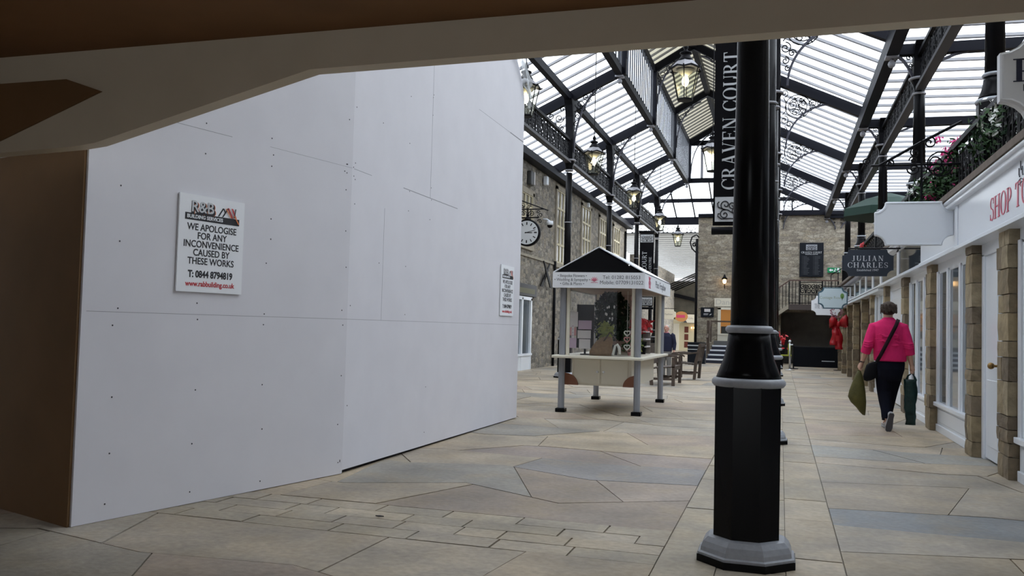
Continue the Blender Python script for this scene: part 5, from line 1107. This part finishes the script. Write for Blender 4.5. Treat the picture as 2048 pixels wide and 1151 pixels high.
for (x, y), lab, pm_, ht in FL:
    t = thing('flower_box', lab, 'planter', (x, y, 2.80), 0, 'flower boxes on the terrace'); r_ = random.Random(int(y*10)); n_ = 900 if pm_ is PINK else 520
    MB().box(-.10, .12, -.48, .48, 0, .24, TEAK).build('trough', t)
    mb = MB(); leaves(mb, n_, lambda q: (q.gauss(-.13, .11), q.uniform(-.6, .6), .26+abs(q.gauss(0, ht*.42))*(1 if q.random() < .75 else -.7)), .042, LEAFG, r_); leaves(mb, n_//2, lambda q: (q.gauss(-.12, .11), q.uniform(-.58, .58), .24+q.uniform(0, ht*.7)), .04, LEAFD, r_); mb.build('foliage', t)
    mb = MB()
    for _ in range(11):
        c_ = (r_.gauss(-.22, .06), r_.uniform(-.5, .5), .30+r_.uniform(-.12, ht*1.15)); leaves(mb, 16, lambda q: (c_[0]+q.gauss(0, .025), c_[1]+q.gauss(0, .03), c_[2]+q.gauss(0, .022)), .03, pm_, r_)
    mb.build('blossom', t)
t = thing('magenta_geranium', 'single magenta bloom on a tall stem above the terrace railing', 'flower', (2.14, 12.15, 2.98)); mb = MB(); r_ = random.Random(3); leaves(mb, 60, lambda q: (q.gauss(0, .03), q.gauss(0, .045), .72+q.gauss(0, .022)), .035, PINK, r_); mb.build('blossom', t); MB().tube([(0, 0, 0), (.01, 0, .4), (0, 0, .72)], .006, 4, LEAFG).build('stem', t)
t = thing('green_parasol', 'dark green parasol canopy on the terrace behind the sign bracket', 'parasol', (2.6, 24, 2.8)); mb = MB(); GRN = mat('dark_green_canvas', (.005, .03, .02), .8); n_ = 8; rg = []
for r__, z in ((1.15, 1.42), (1.13, 1.62), (.6, 1.88), (.05, 2.05)): rg.append([(r__*math.cos(2*PI*i/n_+.3), r__*math.sin(2*PI*i/n_+.3), z) for i in range(n_)])
mb.loft(rg, GRN); mb.build('canopy', t); MB().tube([(0, 0, 0), (0, 0, 2.05)], .025, 8, TEAK).build('pole', t)

# projecting signs on scrolled iron brackets
def bracket(t, xr, w, h, big=True):
    """bracket from the sign's right-hand fixing: bar, two droppers, rising stay with scrolls"""
    mb = MB(); zt = h/2+.43
    mb.tube([(-w*.55, 0, zt), (xr, 0, zt)], .014, 5, IRON); mb.tube([(-w*.38, 0, h/2-.01), (-w*.38, 0, zt)], .013, 5, IRON); mb.tube([(w*.10, 0, h/2-.01), (w*.10, 0, zt+.28)], .013, 5, IRON); mb.tube([(-w*.44, 0, zt), (w*.10, 0, zt+.26), (xr, 0, zt+.48)], .018, 5, IRON)
    put(mb, [spiral(-w*.60, zt+.05, .05, 1.4, -PI/2, -1), spiral(w*.02, zt+.14, .06, 1.4, PI/2, 1), spiral(w*.20, zt+.25, .07, 1.4, PI/2, -1), spiral(-w*.30, zt+.02, .045, 1.3, PI/2, -1), spiral(w*.0, zt-.05, .07, 1.5, PI, 1), spiral(w*.0, zt+.05, .05, 1.5, PI, -1), spiral(w*.26, zt+.02, .11, 1.5, PI, 1), spiral(w*.30, zt-.07, .09, 1.5, PI, -1), ring(w*.34, zt, .14, 14)], P0, .011, IRON)
    mb.build('iron_bracket', t)
BW, BH = .83, .505
t = thing('hanging_sign', 'blank white notched sign projecting over the walkway above the woman in pink', 'sign', (1.44, 10.9, 2.50)); bl = plaque(t, BW, BH, .115, .05, WHITE); bl.modifiers.new('bevel', 'BEVEL').width = .006
mb = MB(); mb.tube([(u, -.026, v) for u, v in notched(BW-.03, BH-.03, .115)], .007, 4, WHITE, True); mb.build('raised_rim', t); bracket(t, .50, BW, BH)
t = thing('hanging_sign', 'white notched sign with a dark capital letter, cropped by the right edge of the picture', 'sign', (1.60, 5.0, 2.545)); E_ = plaque(t, 1.08, .52, .135, .06, WHITEM)
mb = MB(); mb.tube([(u, -.030, v) for u, v in notched(1.06, .50, .135)], .009, 5, WHITEM, True); mb.build('raised_rim', t); serif(t, 'P', .118, NAVY, (-.418, -.031, .03), sx=1.3); letter(t, 'F', .045, NAVY, (-.424, -.031, -.062), bold=.002); bracket(t, .75, 1.08, .52)
t = thing('hanging_sign', 'navy notched shop sign with two lines of pale capitals left of the blank sign', 'sign', (1.36, 15.5, 2.405)); plaque(t, .79, .44, .10, .04, mat('navy_sign_panel', (.016, .024, .038), .45)); serif(t, 'JULIAN', .085, PALE, (.0, -.021, .075), track=.22, sx=1.0); serif(t, 'CHARLES', .085, PALE, (.0, -.021, -.035), track=.20, sx=1.02); letter(t, 'Established 1947', .05, PALE, (0, -.021, -.12)); MB().tube([(-.3, 0, .24), (.55, 0, .24)], .014, 5, IRON).build('iron_bracket', t)
t = thing('hanging_sign', 'pale blue-white notched sign with a small green tree beneath the navy sign', 'sign', (1.385, 26.0, 2.235)); plaque(t, .78, .60, .13, .04, mat('blue_edge', (.05, .12, .17), .5), 'edge'); plaque(t, .72, .54, .13, .05, mat('pale_blue_board', (.62, .74, .80), .5)); letter(t, 'Cottage Rose', .105, mat('pale_green_lettering', (.36, .44, .36), .6), (-.06, -.026, .01)); mb = MB(); mb.ball((.245, -.028, .06), .05, .006, .075, mat('bright_leaf', (.16, .32, .08), .6), 10, 8); mb.tube([(.245, -.028, -.05), (.245, -.028, .05)], .008, 4, LEAFG); mb.build('tree_motif', t); MB().tube([(-.25, 0, .33), (.5, 0, .33)], .014, 5, IRON).build('iron_bracket', t)
t = thing('hanging_sign', 'white notched sign with dark capitals, lowest and farthest of the right-hand signs', 'sign', (1.42, 30.0, 2.15)); plaque(t, .95, .62, .15, .04, WHITEM); serif(t, 'THE EMBROIDER', .15, mat('grey_sign_ink', (.16, .18, .20), .6), (0, -.021, -.02), sx=.45); MB().tube([(-.3, 0, .34), (.5, 0, .34)], .014, 5, IRON).build('iron_bracket', t)
t = thing('heart_wreath', 'pinkish wreath hanging beside the red bow at the far shops', 'wreath', (1.68, 29.4, 1.95)); mb = MB(); leaves(mb, 120, lambda q: ((lambda a: (.15*math.cos(a)+q.gauss(0, .03), q.gauss(0, .03), .17*math.sin(a)+q.gauss(0, .03)))(q.uniform(0, 2*PI))), .04, mat('dusty_pink', (.35, .15, .19), .7), random.Random(8)); mb.build('petals', t); MB().tube([(0, 0, .17), (.05, 0, .30), (.2, 0, .30)], .008, 4, IRON).build('hook', t)
t = thing('leaf_litter', 'small dark dead leaf on the flagstones before the hoarding corner', 'leaf', (-2.36, 5.0, .006)); MB().prism([(-.025, 0), (0, .012), (.03, .004), (.0, -.010)], lambda u, v, d: (u, v, d), 0, .006, INK).build('blade', t)
# ------------------------------------------------------------------ people
def remeshed(mb, vox, m, name, smooth=4):
    me = mb.mesh('tmp'); o = bpy.data.objects.new('tmp', me); COL.objects.link(o)
    a = o.modifiers.new('r', 'REMESH'); a.mode = 'VOXEL'; a.voxel_size = vox; a.use_smooth_shade = True
    s_ = o.modifiers.new('s', 'SMOOTH'); s_.factor = .5; s_.iterations = smooth
    out = bpy.data.meshes.new_from_object(o.evaluated_get(bpy.context.evaluated_depsgraph_get())); bpy.data.objects.remove(o); bpy.data.meshes.remove(me)
    out.name = name; out.materials.clear(); out.materials.append(m)
    out.polygons.foreach_set('use_smooth', [True]*len(out.polygons)); return out
def ringset(rows, n=20):
    """rows: (cx, cy, z, rx, ry) -> loft rings"""
    return [[(cx+rx*math.cos(2*PI*j/n), cy+ry*math.sin(2*PI*j/n), z) for j in range(n)] for cx, cy, z, rx, ry in rows]
def hand(mb, wrist, tip, side, fwd_=1):
    """closed hand: palm, four bent fingers of different length, thumb from the side of the palm"""
    w = Vector(wrist); t = Vector(tip); d = (t-w).normalized(); f = Vector((0, fwd_, 0)); n_ = Vector((side, 0, 0))
    pc = w+d*.045
    mb.tube([w, w+d*.03, w+d*.06, w+d*.085], [.024, .031, .033, .026], 10)
    mb.ball(tuple(pc+d*.012), .022, .038, .042)
    for i, (o_, L_) in enumerate(((-.030, .040), (-.010, .046), (.011, .043), (.030, .034))):
        k = pc+d*.035+f*o_; a = k+d*L_*.55-n_*.002; b_ = a+d*L_*.15-n_*L_*.55; c_ = b_-d*L_*.5-n_*L_*.12
        mb.tube([k, a, b_, c_], [.0105, .0100, .0095, .0075], 7)
    th = pc+f*.034-d*.012; mb.tube([th, th+f*.018+d*.022-n_*.012, th+f*.006+d*.046-n_*.028], [.0125, .0115, .009], 7)
SKIN = mat('skin', (.56, .34, .25), .55); SKIN2 = mat('ruddy_skin', (.60, .32, .25), .55)
HAIRB = mat('dark_brown_hair', (.045, .032, .026), .7, spec=.15, noise=(26, (.10, .075, .06), .7), bump=(60, .5)); HAIRW = mat('white_grey_hair', (.50, .48, .46), .7)
CARD = mat('pink_knit', (.74, .026, .16), .85, spec=.2, noise=(14, (.62, .02, .12), .7), bump=(160, .25)); TROU = mat('black_trousers', (.008, .009, .017), .9, spec=.08, noise=(5, (.007, .007, .010), .6))
SOLE = mat('grey_sole', (.07, .07, .085), .7); SHOE = mat('pale_shoe', (.42, .42, .44), .6)
def person_woman():
    t = thing('person', 'woman seen from behind walking away in a bright pink cardigan and black trousers, carrying bags', 'person', (1.315, 12.2, 0), 0)
    L_sh, L_el, L_wr, L_hd = (-.160, .0, 1.320), (-.235, -.05, 1.09), (-.300, .03, .855), (-.335, .05, .76)
    R_sh, R_el, R_wr, R_hd = (.182, .0, 1.320), (.245, -.05, 1.08), (.285, -.01, .845), (.305, .0, .75)
    b = MB()
    b.loft(ringset([(.03, .0, .80, .13, .10), (.03, .0, .95, .15, .105), (.02, 0, 1.10, .14, .10), (.012, 0, 1.25, .16, .10), (.01, -.005, 1.36, .14, .08), (.01, 0, 1.42, .06, .06)]))
    b.tube([(.01, -.01, 1.36), (.01, 0, 1.45), (.01, .015, 1.53)], [.065, .055, .055], 12)
    b.ball((.012, .01, 1.555), .074, .093, .098, n=18, k=14); b.ball((.012, .045, 1.500), .052, .055, .055, n=14, k=10)
    b.tube([(.012, .095, 1.555), (.012, .118, 1.530), (.012, .10, 1.522)], [.010, .014, .008], 8); b.tube([(-.008, .092, 1.496), (.012, .098, 1.496), (.032, .092, 1.496)], .007, 6)
    for s in (-1, 1): b.ball((.012+s*.076, .0, 1.545), .012, .022, .032)
    for sh, el, wr, hd, s in ((L_sh, L_el, L_wr, L_hd, -1), (R_sh, R_el, R_wr, R_hd, 1)):
        b.tube([sh, el, tuple((Vector(el)+Vector(wr))/2), wr], [.052, .043, .038, .026], 12); hand(b, wr, hd, s)
    # left leg behind, heel raised; right leg forward
    b.tube([(-.04, .0, .86), (-.03, .06, .50), (-.005, -.10, .24)], [.085, .058, .042], 12); b.tube([(.10, .0, .86), (.07, .22, .48), (.03, .34, .10)], [.085, .058, .042], 12)
    b.tube([(-.005, -.10, .24), (.008, -.10, .14), (.0, -.05, .045)], [.04, .04, .03], 10); b.tube([(.03, .33, .07), (.03, .45, .05), (.03, .54, .035)], [.038, .036, .028], 10)
    o = inst(remeshed(b, .0062, SKIN, 'body', 3), 'body', t)
    for s in (-1, 1): MB().ball((.012+s*.030, .090, 1.562), .012, .008, .008, WHITEM, 8, 6).build('eye', t, True)
    # hair: short layered bob
    h = MB(); rr = random.Random(2)
    h.ball((.012, -.012, 1.562), .097, .106, .092, n=22, k=16); h.ball((.012, -.050, 1.535), .080, .058, .058, n=16, k=12)
    for _ in range(60):
        a = rr.uniform(PI*.95, 2.05*PI); z = rr.uniform(1.53, 1.62); k = .090
        h.tube([(.012+k*math.cos(a), -.02+.092*math.sin(a), z), (.012+(k+.010)*math.cos(a+.15), -.02+.10*math.sin(a+.15), z-.045)], [.010, .005], 5)
    inst(remeshed(h, .006, HAIRB, 'hair', 2), 'hair', t)
    # pink cardigan with three-quarter sleeves
    c = MB()
    c.loft(ringset([(.035, .0, .885, .185, .145), (.035, .0, .905, .198, .155), (.030, 0, 1.0, .198, .152), (.018, -.005, 1.12, .192, .145), (.012, -.01, 1.24, .190, .138), (.010, -.012, 1.33, .190, .115), (.010, -.01, 1.385, .150, .090), (.010, -.006, 1.425, .078, .070), (.010, -.004, 1.448, .062, .060)], 28))
    for sh, el, wr in ((L_sh, L_el, L_wr), (R_sh, R_el, R_wr)):
        e = Vector(el); w = Vector(wr); cu = e+(w-e)*.45
        c.tube([tuple(Vector(sh)+Vector((-.06*(1 if sh[0] > 0 else -1), 0, .018))), sh, tuple((Vector(sh)+e)/2), el, tuple(cu)], [.058, .072, .070, .066, .062], 16)
    rr = random.Random(6)
    for _ in range(9):                                             # soft folds across the back and at the elbows
        x = rr.uniform(-.13, .16); z = rr.uniform(.95, 1.28); c.tube([(x-.06, -.146, z), (x, -.152, z+.02*rr.uniform(-1, 1)), (x+.06, -.146, z+.03*rr.uniform(-1, 1))], [.004, .010, .004], 6)
    for el in (L_el, R_el):
        for dz in (-.03, .0, .03): c.tube([(el[0]-.06, el[1]-.045, el[2]+dz+.012), (el[0], el[1]-.066, el[2]+dz), (el[0]+.06, el[1]-.045, el[2]+dz+.016)], [.005, .011, .005], 6)
    inst(remeshed(c, .008, CARD, 'cardigan', 3), 'cardigan', t)
    # trousers
    p = MB()
    p.loft(ringset([(.033, .0, .93, .165, .118), (.033, -.005, .86, .178, .135), (.030, -.01, .78, .175, .138), (.022, 0, .70, .160, .125), (.015, .02, .64, .135, .11)], 26))
    p.loft(ringset([(-.045, -.01, .80, .10, .115), (-.038, .02, .65, .098, .105), (-.032, .045, .50, .086, .085), (-.022, -.01, .38, .080, .080), (-.012, -.075, .26, .068, .066), (-.016, -.105, .165, .058, .058)]))
    p.loft(ringset([(.105, .0, .80, .10, .115), (.09, .10, .65, .095, .105), (.07, .20, .50, .086, .085), (.055, .25, .36, .076, .076), (.040, .31, .20, .064, .064), (.034, .34, .10, .060, .060)]))
    inst(remeshed(p, .008, TROU, 'trousers', 3), 'trousers', t)
    # shoes: the trailing one stands on its toe with the sole towards us
    def shoe(nm, fn):
        s = MB(); rg = []
        for u, w, h in ((0, .022, .05), (.02, .033, .062), (.07, .034, .060), (.13, .040, .050), (.19, .044, .042), (.23, .036, .034), (.25, .018, .022)):
            rg.append([fn(u, w*math.cos(2*PI*j/16), h*.5+h*.5*math.sin(2*PI*j/16)) for j in range(16)])
        s.loft(rg, SHOE); o_ = s.build(nm, t, True)
        q = MB(); P = []
        for u, w in ((-.004, .024), (.02, .036), (.07, .034), (.13, .041), (.19, .047), (.235, .038), (.258, .016)): P.append((u, w))
        out = [(u, w) for u, w in P]+[(u, -w) for u, w in reversed(P)]
        q.prism(out, lambda u, v, d: fn(u, v, d), -.014, .004, SHOE); q.prism([(u*.97+.004, v*.86) for u, v in out], lambda u, v, d: fn(u, v, d), -.020, -.0135, SOLE); q.build('sole', o_)
    ax = Vector((-.035, .07, -.24)).normalized(); nx = Vector((.96, .12, -.1)).normalized(); nx = (nx-ax*nx.dot(ax)).normalized(); un = nx.cross(ax)
    if un.y < 0: un = -un
    base = Vector((.036, -.185, .242)); shoe('shoe', lambda u, v, d: tuple(base+ax*u+nx*v+un*d))
    base2 = Vector((.03, .30, .022)); shoe('shoe', lambda u, v, d: tuple(base2+Vector((v, u, d))))
    MB().lathe([(.031, -.008), (.031, .008)], 16, (-.297, .027, .868), INK).build('wrist_watch', t)
    return t
person_woman()
WOX, WOY = 1.315, 12.2
# things she carries
t = thing('shoulder_bag', 'olive green slouchy bag hanging from the left hand of the woman in pink', 'bag', (WOX-.34, WOY+.03, .20)); OLV = mat('olive_cloth', (.085, .075, .012), .75, noise=(7, (.05, .045, .008), .8), bump=(18, .4)); mb = MB()
mb.loft([[(cx+rx*math.cos(2*PI*j/20), ry*math.sin(2*PI*j/20), z+.02*sl*math.cos(2*PI*j/20)) for j in range(20)] for cx, rx, ry, z, sl in ((.035, .02, .02, .0, -1), (.03, .055, .05, .025, -2.5), (.0, .092, .075, .09, -2.5), (-.015, .112, .085, .18, -1.5), (-.012, .100, .078, .28, -.5), (-.002, .072, .055, .40, 0), (.006, .042, .034, .49, 0), (.008, .022, .020, .545, 0))], OLV); mb.build('bag_body', t, True)
MB().tube([(.006, 0, .53), (.0, .01, .556), (.006, .02, .57), (.018, .01, .556), (.014, 0, .53)], .010, 6, OLV).build('handle', t, True)
t = thing('carrier_bag', 'dark green glossy carrier bag hanging from the right hand of the woman in pink', 'bag', (WOX+.275, WOY-.01, .09)); GB = mat('dark_green_plastic', (.004, .022, .021), .28, spec=.3, noise=(9, (.012, .05, .046), .6), bump=(11, .8)); mb = MB(); rr = random.Random(15); rg = []
for i in range(12):
    z = .575*i/11; w = .058+.018*min(1, z/.4)+rr.uniform(-.004, .004); rg.append([((w*math.cos(2*PI*j/24))*(1+.05*math.sin(5*j+i))+.004*math.sin(i), .042*math.sin(2*PI*j/24)*(1+.25*math.sin(3*j+i*.7)), z) for j in range(24)])
mb.loft(rg, GB); mb.build('bag_body', t, True)
MB().tube([(-.05, -.01, .56), (-.03, -.01, .62), (.02, .0, .655), (.05, -.01, .60), (.06, -.01, .56)], [.018, .012, .009, .012, .018], 6, GB).build('handle', t, True)
t = thing('handbag', 'black handbag at the left hip of the woman in pink', 'bag', (WOX-.205, WOY-.03, .64)); BB = mat('black_leather', (.006, .006, .008), .55, spec=.12); mb = MB()
mb.loft([[((.085+.0*z)*k*math.copysign(abs(math.cos(2*PI*j/24))**.6, math.cos(2*PI*j/24))+o_, .05*k*math.copysign(abs(math.sin(2*PI*j/24))**.6, math.sin(2*PI*j/24)), z+.03*(1 if math.cos(2*PI*j/24) > 0 else -.4)*abs(math.cos(2*PI*j/24))) for j in range(24)] for k, z, o_ in ((.5, -.01, 0), (.9, .005, 0), (1, .05, .0), (.98, .13, .015), (.9, .20, .03), (.7, .225, .04))], BB); mb.build('bag_body', t, True)
def strap_pt(u):
    x = -.135+.235*u; z = .88+.50*u; return Vector((x, 0, z))
rg = []
for i in range(14):
    u = i/13; p_ = strap_pt(u); y = -.150-.012*math.sin(PI*u)+(.045 if u > .93 else 0)+(.0 if u > .1 else .02); rg.append((p_.x+.205, y+.03-.012, p_.z-.64))
rg += [(.335, .03, .785), (.32, .12, .70)]
mb = MB(); q = []
for i, p_ in enumerate(rg):
    sx_ = .020; q.append([(p_[0]-sx_, p_[1]-.004, p_[2]+.010), (p_[0]+sx_, p_[1]-.004, p_[2]-.010), (p_[0]+sx_, p_[1]+.004, p_[2]-.010), (p_[0]-sx_, p_[1]+.004, p_[2]+.010)])
mb.loft(q, mat('dark_plum_strap', (.02, .008, .012), .7, spec=.15)); mb.build('strap', t, True)

def person_man():
    x0, y0 = -3.27, 26.5
    t = thing('person', 'white-haired man in a navy jumper and grey trousers behind the kiosk', 'person', (x0, y0, zf(x0, y0)), R(-8)); k = .93
    S_ = lambda *p: tuple(q*k for q in p)
    b = MB(); K = lambda rows: ringset([tuple(q*k for q in r_) for r_ in rows])
    b.loft(K([(0, 0, .85, .15, .10), (0, 0, 1.0, .15, .11), (0, 0, 1.2, .17, .11), (0, 0, 1.36, .16, .09), (0, 0, 1.44, .07, .06)])); b.tube([S_(0, 0, 1.36), S_(0, -.01, 1.50)], .06*k, 12)
    b.ball(S_(0, -.015, 1.58), .078*k, .098*k, .108*k, n=18, k=14); b.ball(S_(0, -.05, 1.52), .056*k, .055*k, .06*k); b.tube([S_(0, -.105, 1.585), S_(0, -.135, 1.555), S_(0, -.11, 1.545)], [.011, .016, .009], 8); b.tube([S_(-.025, -.1, 1.512), S_(.025, -.1, 1.512)], .008, 6)
    for s in (-1, 1):
        b.ball(S_(s*.08, 0, 1.575), .012, .024, .034)
        b.tube([S_(s*.20, 0, 1.38), S_(s*.26, .02, 1.10), S_(s*.27, -.06, .86)], [.055*k, .045*k, .028*k], 12); hand(b, S_(s*.27, -.06, .86), S_(s*.27, -.09, .75), s, -1)
        b.tube([S_(s*.09, 0, .88), S_(s*.10, -.01, .48), S_(s*.10, .02, .08)], [.085*k, .06*k, .045*k], 12); b.tube([S_(s*.10, .03, .05), S_(s*.11, -.16, .04)], [.04*k, .035*k], 10)
    inst(remeshed(b, .008, SKIN2, 'body', 3), 'body', t)
    for s in (-1, 1): MB().ball(S_(s*.032, -.105, 1.60), .012, .008, .008, INK, 8, 6).build('eye', t, True)
    h = MB(); h.ball(S_(0, .02, 1.63), .082*k, .095*k, .07*k, n=18, k=12); h.ball(S_(0, .05, 1.58), .084*k, .065*k, .07*k); inst(remeshed(h, .008, HAIRW, 'hair', 2), 'hair', t)
    j = MB(); j.loft(K([(0, 0, .84, .185, .14), (0, 0, .95, .195, .15), (0, 0, 1.15, .20, .15), (0, 0, 1.32, .20, .13), (0, 0, 1.41, .12, .09), (0, 0, 1.45, .075, .07)]))
    for s in (-1, 1): j.tube([S_(s*.16, 0, 1.39), S_(s*.21, 0, 1.36), S_(s*.265, .02, 1.10), S_(s*.27, -.05, .89)], [.07*k, .078*k, .064*k, .052*k], 14)
    inst(remeshed(j, .010, mat('navy_knit', (.014, .016, .045), .9), 'jumper', 3), 'jumper', t)
    MB().lathe([(.078*k, 1.425*k), (.082*k, 1.455*k), (.064*k, 1.475*k)], 16, m=mat('pink_collar', (.55, .22, .25), .7)).build('collar', t, True)
    p = MB(); p.loft(K([(0, 0, .92, .16, .12), (0, 0, .80, .18, .13), (0, 0, .72, .16, .12)]))
    for s in (-1, 1): p.loft(K([(s*.085, 0, .84, .10, .11), (s*.095, 0, .5, .082, .085), (s*.10, .02, .08, .07, .075)]))
    inst(remeshed(p, .010, mat('grey_trousers', (.20, .195, .19), .85), 'trousers', 3), 'trousers', t)
    for s in (-1, 1): MB().loft(ringset([S_(s*.10, .04, 0, .05, .06), S_(s*.10, -.03, .045, .05, .13), S_(s*.10, -.0, .09, .045, .07)]), INK).build('shoe', t, True)
person_man()
